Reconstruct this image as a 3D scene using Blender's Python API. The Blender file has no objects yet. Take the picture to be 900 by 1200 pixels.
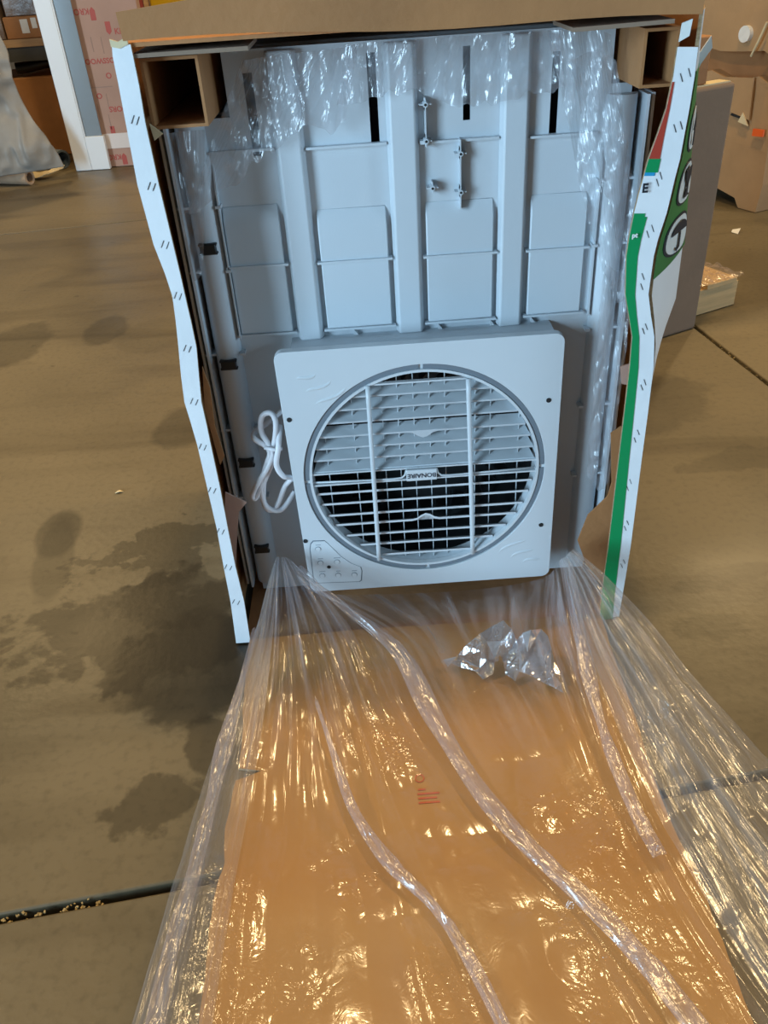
import bpy, bmesh, math, random
import numpy as np
from mathutils import Vector, Matrix, noise
random.seed(7); np.random.seed(7)
SC = bpy.context.scene
COL = SC.collection
rad = math.radians

# ------------------------------------------------------------------ camera
CAM_H, PITCH, ROLL, FPX = 1.13, rad(34.8), rad(4.0), 960.0
_fw = Vector((0, math.cos(PITCH), -math.sin(PITCH)))
_r0 = Vector((1, 0, 0)); _u0 = Vector((0, math.sin(PITCH), math.cos(PITCH)))
_rt = math.cos(ROLL) * _r0 - math.sin(ROLL) * _u0
_up = math.cos(ROLL) * _u0 + math.sin(ROLL) * _r0
CPOS = Vector((0, 0, CAM_H))
cd = bpy.data.cameras.new('camera')
cd.sensor_fit = 'VERTICAL'; cd.sensor_height = 24.0; cd.lens = FPX / 1200 * 24.0
cd.clip_start = 0.02; cd.clip_end = 200
cam = bpy.data.objects.new('camera', cd); COL.objects.link(cam)
M = Matrix((_rt, _up, -_fw)).transposed().to_4x4(); M.translation = CPOS
cam.matrix_world = M
SC.camera = cam

def ray(px, py):
    return _fw + _rt * ((px - 450) / FPX) + _up * ((600 - py) / FPX)
def onz(px, py, z=0.0):
    d = ray(px, py); return CPOS + d * ((z - CAM_H) / d.z)
def ony(px, py, y):
    d = ray(px, py); return CPOS + d * (y / d.y)

# ------------------------------------------------------------------ world, exposure
SC.view_settings.view_transform = 'Standard'
SC.view_settings.look = 'None'
SC.view_settings.gamma = 1.0
SC.view_settings.use_curve_mapping = False
SC.view_settings.exposure = 0.0
w = bpy.data.worlds.new('world'); SC.world = w; w.use_nodes = True
w.node_tree.nodes['Background'].inputs[0].default_value = (0.72, 0.84, 1.0, 1)
w.node_tree.nodes['Background'].inputs[1].default_value = 1.0

YAW = rad(7.4)                       # warehouse axes against the camera
E1 = Vector((math.cos(YAW), math.sin(YAW), 0)); E2 = Vector((-math.sin(YAW), math.cos(YAW), 0))
SLAB = 3.85
A0, A1 = 1.42 - 2 * SLAB, 1.42 + 2 * SLAB
B0, B1 = 0.734 - 2 * SLAB, 0.734 + 3 * SLAB
CEIL = 6.4
def wl(a, b, z=0.0):                 # warehouse axes -> world
    return E1 * a + E2 * b + Vector((0, 0, z))

DAY_COL = (0.50, 0.77, 1.0); LAMP_COL = (1.0, 0.70, 0.34)
LAMP_W = 150.0
# daylight coming in through a dock door in each side wall, behind the photographer
DOOR_H, DOOR_W = 3.6, 2.9
DOORS = [('left', -3.2, 920.0), ('right', -3.6, 440.0)]      # wall, centre along the wall, watts
for side, b_, en in DOORS:
    ld = bpy.data.lights.new('dock_daylight', 'AREA'); ld.shape = 'RECTANGLE'
    ld.size = DOOR_W; ld.size_y = DOOR_H; ld.energy = en; ld.color = DAY_COL
    lo = bpy.data.objects.new('dock_daylight', ld); COL.objects.link(lo)
    a_ = A0 + 0.02 if side == 'left' else A1 - 0.02
    lo.matrix_world = Matrix.Translation(wl(a_, b_, DOOR_H / 2)) @ Matrix.Rotation(YAW + (rad(-90) if side == 'left' else rad(90)), 4, 'Z') @ Matrix.Rotation(rad(90), 4, 'X')

# ------------------------------------------------------------------ materials
MATS = {}
def nodes_of(m):
    nt = m.node_tree; return nt, nt.nodes, nt.links
def N(nt, t, **kw):
    n = nt.nodes.new(t)
    for k, v in kw.items():
        if k == 'op': n.operation = v
        else: setattr(n, k, v)
    return n
def mat(name, col, rough=0.6, var=0.0, scale=20.0, bump=0.0, bscale=None, metal=0.0, spec=0.5, col2=None, stretch=None, coat=0.0):
    if name in MATS: return MATS[name]
    m = bpy.data.materials.new(name); m.use_nodes = True
    nt, ns, ls = nodes_of(m); b = ns['Principled BSDF']
    b.inputs['Base Color'].default_value = (*col, 1); b.inputs['Roughness'].default_value = rough
    b.inputs['Metallic'].default_value = metal; b.inputs['Specular IOR Level'].default_value = spec
    b.inputs['Coat Weight'].default_value = coat
    tc = N(nt, 'ShaderNodeTexCoord'); src = tc.outputs['Object']
    if stretch:
        mp = N(nt, 'ShaderNodeMapping'); mp.inputs['Scale'].default_value = stretch
        ls.new(src, mp.inputs[0]); src = mp.outputs[0]
    if var or col2:
        nz = N(nt, 'ShaderNodeTexNoise'); nz.inputs['Scale'].default_value = scale; nz.inputs['Detail'].default_value = 6
        ls.new(src, nz.inputs[0])
        rp = N(nt, 'ShaderNodeValToRGB')
        c2 = col2 if col2 else tuple(c * (1 + var) for c in col)
        c1 = col if col2 else tuple(c * (1 - var) for c in col)
        rp.color_ramp.elements[0].position = 0.32; rp.color_ramp.elements[1].position = 0.68
        rp.color_ramp.elements[0].color = (*c1, 1); rp.color_ramp.elements[1].color = (*c2, 1)
        ls.new(nz.outputs[0], rp.inputs[0]); ls.new(rp.outputs[0], b.inputs['Base Color'])
    if bump:
        nb = N(nt, 'ShaderNodeTexNoise'); nb.inputs['Scale'].default_value = bscale or scale * 3; nb.inputs['Detail'].default_value = 5
        ls.new(src, nb.inputs[0])
        bp = N(nt, 'ShaderNodeBump'); bp.inputs['Strength'].default_value = bump; bp.inputs['Distance'].default_value = 0.01
        ls.new(nb.outputs[0], bp.inputs['Height']); ls.new(bp.outputs[0], b.inputs['Normal'])
    MATS[name] = m
    return m

kraft = mat('kraft_cardboard', (0.37, 0.17, 0.062), 0.75, 0.10, 9, 0.15, 60)
kraft_tan = mat('kraft_tan', (0.40, 0.24, 0.115), 0.7, 0.10, 5, 0.2, 30)
kraft_grey = mat('kraft_greyish', (0.235, 0.165, 0.115), 0.8, 0.07, 6, 0.1, 60)
kraft_pink = mat('kraft_pinkish', (0.42, 0.26, 0.20), 0.75, 0.08, 4, 0.1, 40)
kraft_edge = mat('kraft_cut_edge', (0.36, 0.25, 0.14), 0.9, 0.25, 160, 0.4, 300)
kraft_flap = mat('kraft_fold_down', (0.40, 0.208, 0.060), 0.6, 0.09, 4, 0.12, 25)
white_print = mat('white_printed_board', (0.80, 0.82, 0.84), 0.38, 0.03, 12, 0.1, 40)
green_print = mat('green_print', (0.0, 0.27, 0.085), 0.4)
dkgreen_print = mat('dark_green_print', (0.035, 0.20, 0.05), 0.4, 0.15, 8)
red_print = mat('red_print', (0.42, 0.05, 0.03), 0.4)
blue_print = mat('blue_print', (0.02, 0.30, 0.55), 0.4)
ink = mat('black_ink', (0.012, 0.016, 0.025), 0.5)
icon_white = mat('icon_white', (0.75, 0.78, 0.76), 0.4)
red_ink = mat('red_ink', (0.42, 0.08, 0.06), 0.6)
grey_ink = mat('grey_ink', (0.30, 0.20, 0.16), 0.7)
steel = mat('staple_steel', (0.045, 0.05, 0.055), 0.4, metal=0.3)
plastic = mat('cabinet_plastic', (0.56, 0.61, 0.65), 0.5, 0.015, 5, 0.03, 300)
plastic_face = mat('grille_plastic', (0.61, 0.65, 0.68), 0.35, 0.01, 5, 0.02, 300)
plastic_louver = mat('louvre_plastic', (0.50, 0.54, 0.57), 0.42)
plastic_ring = mat('ring_grey', (0.17, 0.205, 0.24), 0.45)
hollow_shade = mat('hollow_shade_black', (0.015, 0.018, 0.02), 0.6)  # near-black colour stands in for the shade inside slots and holes
plastic_black = mat('black_plastic', (0.012, 0.012, 0.013), 0.35)
cord_white = mat('cord_white', (0.78, 0.77, 0.80), 0.4)
wood = mat('raw_pine', (0.62, 0.42, 0.20), 0.7, 0.15, 5, 0.2, 40, stretch=(1, 14, 14))
wood_dark = mat('shelf_board', (0.42, 0.28, 0.16), 0.7, 0.15, 5, 0.2, 40, stretch=(1, 10, 10))
white_paint = mat('white_door_paint', (0.80, 0.82, 0.84), 0.35, 0.01, 3)
tarp_mat = mat('grey_tarp', (0.30, 0.285, 0.26), 0.45, 0.22, 3.5, 0.5, 9)
paper_tube = mat('paper_tube', (0.47, 0.33, 0.22), 0.8, 0.1, 20)
cream = mat('cream_paper', (0.66, 0.54, 0.33), 0.7, 0.1, 10)
label_white = mat('label_paper', (0.75, 0.74, 0.70), 0.6, 0.05, 30)
yellow = mat('yellow_plastic', (0.80, 0.50, 0.01), 0.4, 0.05, 5)
orange_tag = mat('orange_tag', (0.80, 0.12, 0.02), 0.5)
rack_steel = mat('rack_steel', (0.06, 0.065, 0.07), 0.5, 0.2, 5)
blue_roll = mat('blue_film_roll', (0.12, 0.17, 0.24), 0.3)
wall_mat = mat('warehouse_wall', (0.11, 0.105, 0.10), 0.8, 0.06, 1.5, 0.1, 20)
ceil_mat = mat('warehouse_ceiling', (0.09, 0.088, 0.085), 0.8, 0.05, 1)
strap_white = mat('white_strap', (0.70, 0.62, 0.58), 0.35)

def film_mat(name, bscale, bstr, gloss, haze, hazecol, rough=0.14, tint=(0.985, 0.98, 0.975), su=50, sv=3.0, s_amt=0.0, s_end=0.6, s_base=0.15, mask=True):
    """thin clear film: see-through, a little milky, glossy; s_* = pleat streaks along v of the UV map"""
    m = bpy.data.materials.new(name); m.use_nodes = True
    nt, ns, ls = nodes_of(m); ns.remove(ns['Principled BSDF']); out = ns['Material Output']
    tc = N(nt, 'ShaderNodeTexCoord')
    def math_(op, a, b=None, c=None):
        q = N(nt, 'ShaderNodeMath', op=op)
        for k, v in enumerate((a, b, c)):
            if v is None: continue
            if isinstance(v, (int, float)): q.inputs[k].default_value = v
            else: ls.new(v, q.inputs[k])
        return q.outputs[0]
    def smooth(x, a, b):
        mr = N(nt, 'ShaderNodeMapRange', interpolation_type='SMOOTHSTEP'); mr.inputs[1].default_value = a; mr.inputs[2].default_value = b; ls.new(x, mr.inputs[0]); return mr.outputs[0]
    n1 = N(nt, 'ShaderNodeTexNoise'); n1.inputs['Scale'].default_value = bscale; n1.inputs['Detail'].default_value = 2.5; n1.inputs['Distortion'].default_value = 1.6
    ls.new(tc.outputs['Object'], n1.inputs[0])
    n3 = N(nt, 'ShaderNodeTexNoise'); n3.inputs['Scale'].default_value = bscale * 3.1; n3.inputs['Detail'].default_value = 2; n3.inputs['Distortion'].default_value = 2.0
    ls.new(tc.outputs['Object'], n3.inputs[0])
    crum = math_('MULTIPLY_ADD', math_('ABSOLUTE', math_('SUBTRACT', n3.outputs[0], 0.5)), 0.42, math_('ABSOLUTE', math_('SUBTRACT', n1.outputs[0], 0.5)))
    if mask:
        n4 = N(nt, 'ShaderNodeTexNoise'); n4.inputs['Scale'].default_value = 5.5; n4.inputs['Detail'].default_value = 2; ls.new(tc.outputs['Object'], n4.inputs[0])
        crum = math_('MULTIPLY', crum, math_('MULTIPLY_ADD', smooth(n4.outputs[0], 0.48, 0.66), 0.88, 0.12))
    height = crum; hz = haze
    if s_amt:
        sx = N(nt, 'ShaderNodeSeparateXYZ'); ls.new(tc.outputs['UV'], sx.inputs[0])
        mp = N(nt, 'ShaderNodeMapping'); mp.inputs['Scale'].default_value = (su, sv, 1); ls.new(tc.outputs['UV'], mp.inputs[0])
        st = N(nt, 'ShaderNodeTexNoise'); st.inputs['Scale'].default_value = 1.0; st.inputs['Detail'].default_value = 3; st.inputs['Distortion'].default_value = 0.5; ls.new(mp.outputs[0], st.inputs[0])
        fall = math_('ADD', math_('MULTIPLY', math_('SUBTRACT', 1.0, smooth(sx.outputs[1], 0.06, s_end)), 1.0 - s_base), s_base)
        height = math_('ADD', crum, math_('MULTIPLY', math_('MULTIPLY', st.outputs[0], fall), 2.6))
        hz = math_('ADD', haze, math_('MULTIPLY', math_('MULTIPLY', smooth(st.outputs[0], 0.40, 0.72), fall), s_amt))
    bp = N(nt, 'ShaderNodeBump'); bp.inputs['Strength'].default_value = bstr; bp.inputs['Distance'].default_value = 0.02
    ls.new(height, bp.inputs['Height'])
    tr = N(nt, 'ShaderNodeBsdfTransparent'); tr.inputs[0].default_value = (*tint, 1)
    gl = N(nt, 'ShaderNodeBsdfGlossy'); gl.inputs['Roughness'].default_value = rough; gl.inputs[0].default_value = (1, 1, 1, 1)
    ls.new(bp.outputs[0], gl.inputs['Normal'])
    df = N(nt, 'ShaderNodeBsdfDiffuse'); df.inputs[0].default_value = (*hazecol, 1)
    tl = N(nt, 'ShaderNodeBsdfTranslucent'); tl.inputs[0].default_value = (*hazecol, 1)
    mdt = N(nt, 'ShaderNodeMixShader'); mdt.inputs[0].default_value = 0.4
    ls.new(df.outputs[0], mdt.inputs[1]); ls.new(tl.outputs[0], mdt.inputs[2])
    mh = N(nt, 'ShaderNodeMixShader')
    if isinstance(hz, float): mh.inputs[0].default_value = hz
    else: ls.new(hz, mh.inputs[0])
    ls.new(tr.outputs[0], mh.inputs[1]); ls.new(mdt.outputs[0], mh.inputs[2])
    lw = N(nt, 'ShaderNodeLayerWeight'); lw.inputs['Blend'].default_value = 0.35; ls.new(bp.outputs[0], lw.inputs['Normal'])
    mg = N(nt, 'ShaderNodeMixShader'); ls.new(math_('MULTIPLY_ADD', lw.outputs['Facing'], gloss * 1.4, gloss), mg.inputs[0])
    ls.new(mh.outputs[0], mg.inputs[1]); ls.new(gl.outputs[0], mg.inputs[2])
    ls.new(mg.outputs[0], out.inputs['Surface'])
    return m
film = film_mat('clear_film', 11, 0.36, 0.036, 0.022, (0.72, 0.69, 0.75), s_amt=0.42, s_base=0.04, s_end=0.50, rough=0.16)
film_fold = film_mat('clear_film_folded', 10, 0.16, 0.06, 0.22, (0.60, 0.52, 0.54), rough=0.22, mask=False)
film_up = film_mat('clear_film_hanging', 9, 0.24, 0.055, 0.20, (0.55, 0.58, 0.64), s_amt=0.20, su=26, sv=1.4, s_end=1.5, s_base=0.6, rough=0.2)
film_two = film_mat('clear_film_second_layer', 9, 0.36, 0.05, 0.11, (0.68, 0.66, 0.66), s_amt=0.26, su=34, sv=3.0, s_base=0.35, s_end=0.7, rough=0.18)
film_stiff = film_mat('clear_film_crest', 12, 0.22, 0.50, 0.38, (0.62, 0.64, 0.74), rough=0.12, mask=False)  # bluish haze colour stands in for daylight reflected off the crest

def glass_mat():
    m = bpy.data.materials.new('door_glass'); m.use_nodes = True
    b = m.node_tree.nodes['Principled BSDF']
    b.inputs['Base Color'].default_value = (0.26, 0.30, 0.33, 1); b.inputs['Roughness'].default_value = 0.12
    b.inputs['Metallic'].default_value = 0.25
    return m
glass = glass_mat()

def floor_material():
    m = bpy.data.materials.new('stained_concrete'); m.use_nodes = True
    nt, ns, ls = nodes_of(m); b = ns['Principled BSDF']
    g = N(nt, 'ShaderNodeNewGeometry')
    pos = g.outputs['Position']
    def noise_(sc, det=6, dist=0.0, sx=(1, 1, 1)):
        mp = N(nt, 'ShaderNodeMapping'); mp.inputs['Scale'].default_value = sx; ls.new(pos, mp.inputs[0])
        n = N(nt, 'ShaderNodeTexNoise'); n.inputs['Scale'].default_value = sc; n.inputs['Detail'].default_value = det; n.inputs['Distortion'].default_value = dist
        ls.new(mp.outputs[0], n.inputs[0]); return n
    n = noise_(1.3, 8, 0.4)
    rp = N(nt, 'ShaderNodeValToRGB'); e = rp.color_ramp.elements
    e[0].position = 0.30; e[0].color = (0.096, 0.077, 0.046, 1); e[1].position = 0.70; e[1].color = (0.182, 0.148, 0.090, 1)
    ls.new(n.outputs[0], rp.inputs[0]); col = rp.outputs[0]
    def mul(col, fac_socket, c):
        mx = N(nt, 'ShaderNodeMix', data_type='RGBA', blend_type='MULTIPLY')
        ls.new(fac_socket, mx.inputs['Factor']); ls.new(col, mx.inputs[6]); mx.inputs[7].default_value = (*c, 1)
        return mx.outputs[2]
    # fine speckle, long tyre smears
    n2 = noise_(60, 4); r2 = N(nt, 'ShaderNodeMapRange'); r2.inputs[1].default_value = 0.5; r2.inputs[2].default_value = 0.75; ls.new(n2.outputs[0], r2.inputs[0]); col = mul(col, r2.outputs[0], (0.78, 0.78, 0.78))
    n3 = noise_(2.0, 5, 0.6, (0.5, 3.2, 1)); r3 = N(nt, 'ShaderNodeMapRange'); r3.inputs[1].default_value = 0.52; r3.inputs[2].default_value = 0.72; ls.new(n3.outputs[0], r3.inputs[0]); col = mul(col, r3.outputs[0], (0.62, 0.60, 0.56))
    n4 = noise_(16, 2); r4 = N(nt, 'ShaderNodeMapRange'); r4.inputs[1].default_value = 0.72; r4.inputs[2].default_value = 0.75; ls.new(n4.outputs[0], r4.inputs[0]); col = mul(col, r4.outputs[0], (0.6, 0.58, 0.55))
    # old spills, shoe prints and darker patches beside the carton: ellipses with ragged rims
    nd = noise_(9, 6, 0.5); nd2 = noise_(34, 4)
    floor_marks = [(-0.50, 1.27, 0.30, 0.15, 0.0, 0.40, 0.75), (-0.36, 1.17, 0.18, 0.15, 0.2, 0.30, 0.35), (-0.42, 1.35, 0.16, 0.10, 0.0, 0.50, 0.8),
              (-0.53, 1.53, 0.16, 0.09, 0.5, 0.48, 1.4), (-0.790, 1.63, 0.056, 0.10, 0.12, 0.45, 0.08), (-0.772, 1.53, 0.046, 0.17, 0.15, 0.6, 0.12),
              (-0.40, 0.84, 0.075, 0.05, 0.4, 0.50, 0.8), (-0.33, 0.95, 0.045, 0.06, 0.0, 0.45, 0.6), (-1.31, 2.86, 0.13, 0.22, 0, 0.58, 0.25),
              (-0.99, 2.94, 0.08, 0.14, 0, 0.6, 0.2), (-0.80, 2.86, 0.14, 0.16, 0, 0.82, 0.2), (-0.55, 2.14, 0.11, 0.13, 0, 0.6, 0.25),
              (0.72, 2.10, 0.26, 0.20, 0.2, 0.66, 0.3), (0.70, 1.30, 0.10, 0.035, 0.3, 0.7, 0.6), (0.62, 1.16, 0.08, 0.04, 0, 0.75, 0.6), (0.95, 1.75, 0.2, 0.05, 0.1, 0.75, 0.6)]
    sp = N(nt, 'ShaderNodeSeparateXYZ'); ls.new(pos, sp.inputs[0])
    for (x, y, a, c, th, dark, rag) in floor_marks:
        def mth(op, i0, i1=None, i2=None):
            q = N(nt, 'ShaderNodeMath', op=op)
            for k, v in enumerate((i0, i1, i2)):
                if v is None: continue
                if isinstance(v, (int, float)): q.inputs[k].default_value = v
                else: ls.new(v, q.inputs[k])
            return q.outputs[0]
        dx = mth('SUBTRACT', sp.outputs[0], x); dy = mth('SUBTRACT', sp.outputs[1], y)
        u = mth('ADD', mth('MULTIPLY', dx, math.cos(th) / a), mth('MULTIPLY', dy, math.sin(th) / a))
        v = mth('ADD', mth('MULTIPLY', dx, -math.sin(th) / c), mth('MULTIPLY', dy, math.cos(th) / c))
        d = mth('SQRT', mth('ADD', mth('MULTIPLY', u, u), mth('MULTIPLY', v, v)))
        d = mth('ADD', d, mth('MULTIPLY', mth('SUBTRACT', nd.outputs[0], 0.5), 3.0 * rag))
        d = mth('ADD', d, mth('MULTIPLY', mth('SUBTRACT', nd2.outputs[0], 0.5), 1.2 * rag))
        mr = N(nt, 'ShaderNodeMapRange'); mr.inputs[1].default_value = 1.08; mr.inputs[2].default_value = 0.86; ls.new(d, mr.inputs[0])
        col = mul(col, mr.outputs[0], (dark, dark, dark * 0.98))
    ls.new(col, b.inputs['Base Color'])
    rr = N(nt, 'ShaderNodeMapRange'); rr.inputs[1].default_value = 0.3; rr.inputs[2].default_value = 0.7; rr.inputs[3].default_value = 0.30; rr.inputs[4].default_value = 0.55
    ls.new(n.outputs[0], rr.inputs[0]); ls.new(rr.outputs[0], b.inputs['Roughness'])
    bp = N(nt, 'ShaderNodeBump'); bp.inputs['Strength'].default_value = 0.06; bp.inputs['Distance'].default_value = 0.01
    ls.new(n2.outputs[0], bp.inputs['Height']); ls.new(bp.outputs[0], b.inputs['Normal'])
    return m
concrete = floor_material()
joint_mat = mat('joint_filler', (0.035, 0.028, 0.018), 0.9, 0.3, 60)

# ------------------------------------------------------------------ helpers
def link(name, me, m=None, parent=None):
    o = bpy.data.objects.new(name, me); COL.objects.link(o)
    if m is not None:
        for mm in (m if isinstance(m, (list, tuple)) else [m]): me.materials.append(mm)
    if parent is not None: o.parent = parent
    return o
def obj(name, bm, m=None, parent=None, smooth=False, bevel=0.0, seg=2):
    me = bpy.data.meshes.new(name)
    bmesh.ops.recalc_face_normals(bm, faces=bm.faces)
    bm.to_mesh(me); bm.free()
    if smooth:
        for p in me.polygons: p.use_smooth = True
    o = link(name, me, m, parent)
    if bevel:
        md = o.modifiers.new('bevel', 'BEVEL'); md.width = bevel; md.segments = seg; md.limit_method = 'ANGLE'; md.angle_limit = rad(40)
        for p in me.polygons: p.use_smooth = True
        try: me.set_sharp_from_angle(angle=rad(35))
        except Exception: pass
    return o
def raw(name, vs, fs, m=None, parent=None, smooth=False):
    me = bpy.data.meshes.new(name); me.from_pydata([tuple(v) for v in vs], [], fs); me.update()
    if smooth:
        for p in me.polygons: p.use_smooth = True
    return link(name, me, m, parent)
def empty(name, loc, label, cat, group=None, rz=0.0):
    o = bpy.data.objects.new(name, None); COL.objects.link(o); o.location = loc; o.rotation_euler.z = rz
    o.empty_display_size = 0.1
    return tag(o, label, cat, group)
def tag(o, label, cat, group=None):
    o['label'] = label; o['category'] = cat
    if group: o['group'] = group
    return o
def unparent_loc(o, root):          # parts built in world coordinates under a root at loc
    o.matrix_parent_inverse = (Matrix.Translation(root.location) @ Matrix.Rotation(root.rotation_euler.z, 4, 'Z')).inverted()
    return o
def add_box(bm, c, s, rot=None):
    r = bmesh.ops.create_cube(bm, size=1.0)
    mt = Matrix.Translation(c)
    if rot is not None: mt = mt @ rot
    mt = mt @ Matrix.Diagonal((*s, 1))
    bmesh.ops.transform(bm, matrix=mt, verts=r['verts']); return r['verts']
def box(name, lo, hi, m, parent=None, root=None, bevel=0.0):
    bm = bmesh.new(); lo = Vector(lo); hi = Vector(hi)
    c = (lo + hi) / 2; add_box(bm, (0, 0, 0), hi - lo)
    o = obj(name, bm, m, parent, bevel=bevel); o.location = c
    if root is not None: unparent_loc(o, root)
    return o
def add_tube(bm, pts, r, seg=8, cap=True, radii=None):
    pts = [Vector(p) for p in pts]; rings = []
    n = len(pts); prev = None
    for i, p in enumerate(pts):
        t = (pts[min(i + 1, n - 1)] - pts[max(i - 1, 0)]).normalized()
        if prev is None:
            a = Vector((0, 0, 1)) if abs(t.z) < 0.9 else Vector((1, 0, 0))
            nn = t.cross(a).normalized()
        else:
            nn = (prev - t * prev.dot(t)).normalized()
        prev = nn; bn = t.cross(nn)
        rr = radii[i] if radii else r
        rings.append([bm.verts.new(p + (nn * math.cos(k / seg * math.tau) + bn * math.sin(k / seg * math.tau)) * rr) for k in range(seg)])
    for i in range(n - 1):
        for k in range(seg):
            bm.faces.new((rings[i][k], rings[i][(k + 1) % seg], rings[i + 1][(k + 1) % seg], rings[i + 1][k]))
    if cap:
        bm.faces.new(rings[0][::-1]); bm.faces.new(rings[-1])
def prism(name, outer, holes, y0, y1, m, parent=None, bevel=0.0, front_out=True):
    """2-D outline in (x,z) with holes, extruded from y0 (front) to y1 (back)."""
    bm = bmesh.new(); loops = []
    for lp in [outer] + list(holes):
        vs = [bm.verts.new((x, y0, z)) for x, z in lp]; loops.append(vs)
        for i in range(len(vs)): bm.edges.new((vs[i], vs[(i + 1) % len(vs)]))
    if holes: bmesh.ops.triangle_fill(bm, use_beauty=True, use_dissolve=False, edges=bm.edges[:])
    else: bm.faces.new(loops[0])
    r = bmesh.ops.extrude_face_region(bm, geom=bm.faces[:])
    for v in r['geom']:
        if isinstance(v, bmesh.types.BMVert): v.co.y = y1
    return obj(name, bm, m, parent, bevel=bevel)
def circle(cx, cz, r, n=96, a0=0.0, a1=math.tau):
    return [(cx + r * math.cos(a0 + (a1 - a0) * i / n), cz + r * math.sin(a0 + (a1 - a0) * i / n)) for i in range(n)]
def rrect(x0, z0, x1, z1, r, n=6):
    out = []
    for cx, cz, a in ((x1 - r, z1 - r, 0), (x0 + r, z1 - r, 90), (x0 + r, z0 + r, 180), (x1 - r, z0 + r, 270)):
        for i in range(n + 1): out.append((cx + r * math.cos(rad(a + 90 * i / n)), cz + r * math.sin(rad(a + 90 * i / n))))
    return out
def text_mesh(body, size, depth=0.0, extrude=0.0003, bold=0.0):
    cu = bpy.data.curves.new('txt', 'FONT'); cu.body = body; cu.size = size; cu.align_x = 'CENTER'; cu.align_y = 'CENTER'
    cu.extrude = extrude; cu.offset = bold; cu.resolution_u = 3
    o = bpy.data.objects.new('txt', cu); COL.objects.link(o)
    bpy.context.view_layer.update()
    me = bpy.data.meshes.new_from_object(o.evaluated_get(bpy.context.evaluated_depsgraph_get()))
    bpy.data.objects.remove(o); bpy.data.curves.remove(cu)
    return me
def interp(tab, x):
    xs = [t[0] for t in tab]; return float(np.interp(x, xs, [t[1] for t in tab]))

# ------------------------------------------------------------------ the setting
def structure(o, label=None):
    o['kind'] = 'structure'
    if label: o['label'] = label
    return o
RZ = Matrix.Rotation(YAW, 4, 'Z')
def place_w(o): o.matrix_world = RZ @ o.matrix_world
def wbox(name, lo, hi, m):
    o = box(name, lo, hi, m); c = o.location.copy()
    o.location = RZ @ c; o.rotation_euler.z = YAW
    return structure(o)
fl = wbox('floor', (A0, B0, -0.20), (A1, B1, -0.03), joint_mat); fl['label'] = 'brown stained concrete warehouse floor with saw cut joints'
gap = 0.007
bm = bmesh.new(); add_box(bm, (0, 0, 0), (SLAB - gap * 2, SLAB - gap * 2, 0.03))
slab_me = None
for i in range(4):
    for j in range(5):
        if slab_me is None:
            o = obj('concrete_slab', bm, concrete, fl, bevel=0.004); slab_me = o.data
        else:
            o = bpy.data.objects.new('concrete_slab', slab_me); COL.objects.link(o); o.parent = fl
            md = o.modifiers.new('bevel', 'BEVEL'); md.width = 0.004; md.segments = 2; md.limit_method = 'ANGLE'
        o.location = Vector((A0 + SLAB * (i + .5), B0 + SLAB * (j + .5), -0.015)) - Vector(((A0 + A1) / 2, (B0 + B1) / 2, -0.115))
# grit caught in the near joint
def grit(spans, n, label):
    bm = bmesh.new()
    for k in range(n):
        ax, lo_, hi_ = spans[k % len(spans)]; u = lo_ + (hi_ - lo_) * random.random(); v = random.uniform(-0.006, 0.006); z = random.uniform(-0.014, -0.001); s = random.uniform(0.0012, 0.0032)
        p = wl(u, 0.734 + v, z) if ax == 'B' else wl(1.42 + v, u, z)
        add_box(bm, p, (s * 1.6, s, s), Matrix.Rotation(random.random() * 6, 4, 'Z'))
    g = obj('joint_grit', bm, mat('joint_crumbs', (0.34, 0.25, 0.11), 0.8, 0.3, 80)); g['kind'] = 'stuff'; tag(g, label, 'grit')
grit([('B', -1.5, -0.36)], 260, 'pale crumbs of grit in the floor joint left of the film')
grit([('C', 1.2, 2.8)], 150, 'pale crumbs of grit in the floor joint by the wooden pallet')
T = 0.2
wbox('wall_back', (A0 - T, B1, -0.2), (A1 + T, B1 + T, CEIL), wall_mat)
wbox('wall_front', (A0 - T, B0 - T, -0.2), (A1 + T, B0, CEIL), wall_mat)
wbox('ceiling', (A0 - T, B0 - T, CEIL), (A1 + T, B1 + T, CEIL + 0.2), ceil_mat)
# side walls, each pierced by a dock door
for side, b_, en in DOORS:
    bm = bmesh.new(); xa = A0 - T / 2 if side == 'left' else A1 + T / 2
    for y0, y1 in ((B0, b_ - DOOR_W / 2), (b_ + DOOR_W / 2, B1)): add_box(bm, (xa, (y0 + y1) / 2, CEIL / 2 - 0.1), (T, y1 - y0, CEIL + 0.2))
    add_box(bm, (xa, b_, (DOOR_H + CEIL) / 2), (T, DOOR_W, CEIL - DOOR_H))
    o = obj('wall_' + side, bm, wall_mat); o.rotation_euler.z = YAW; structure(o)

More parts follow.
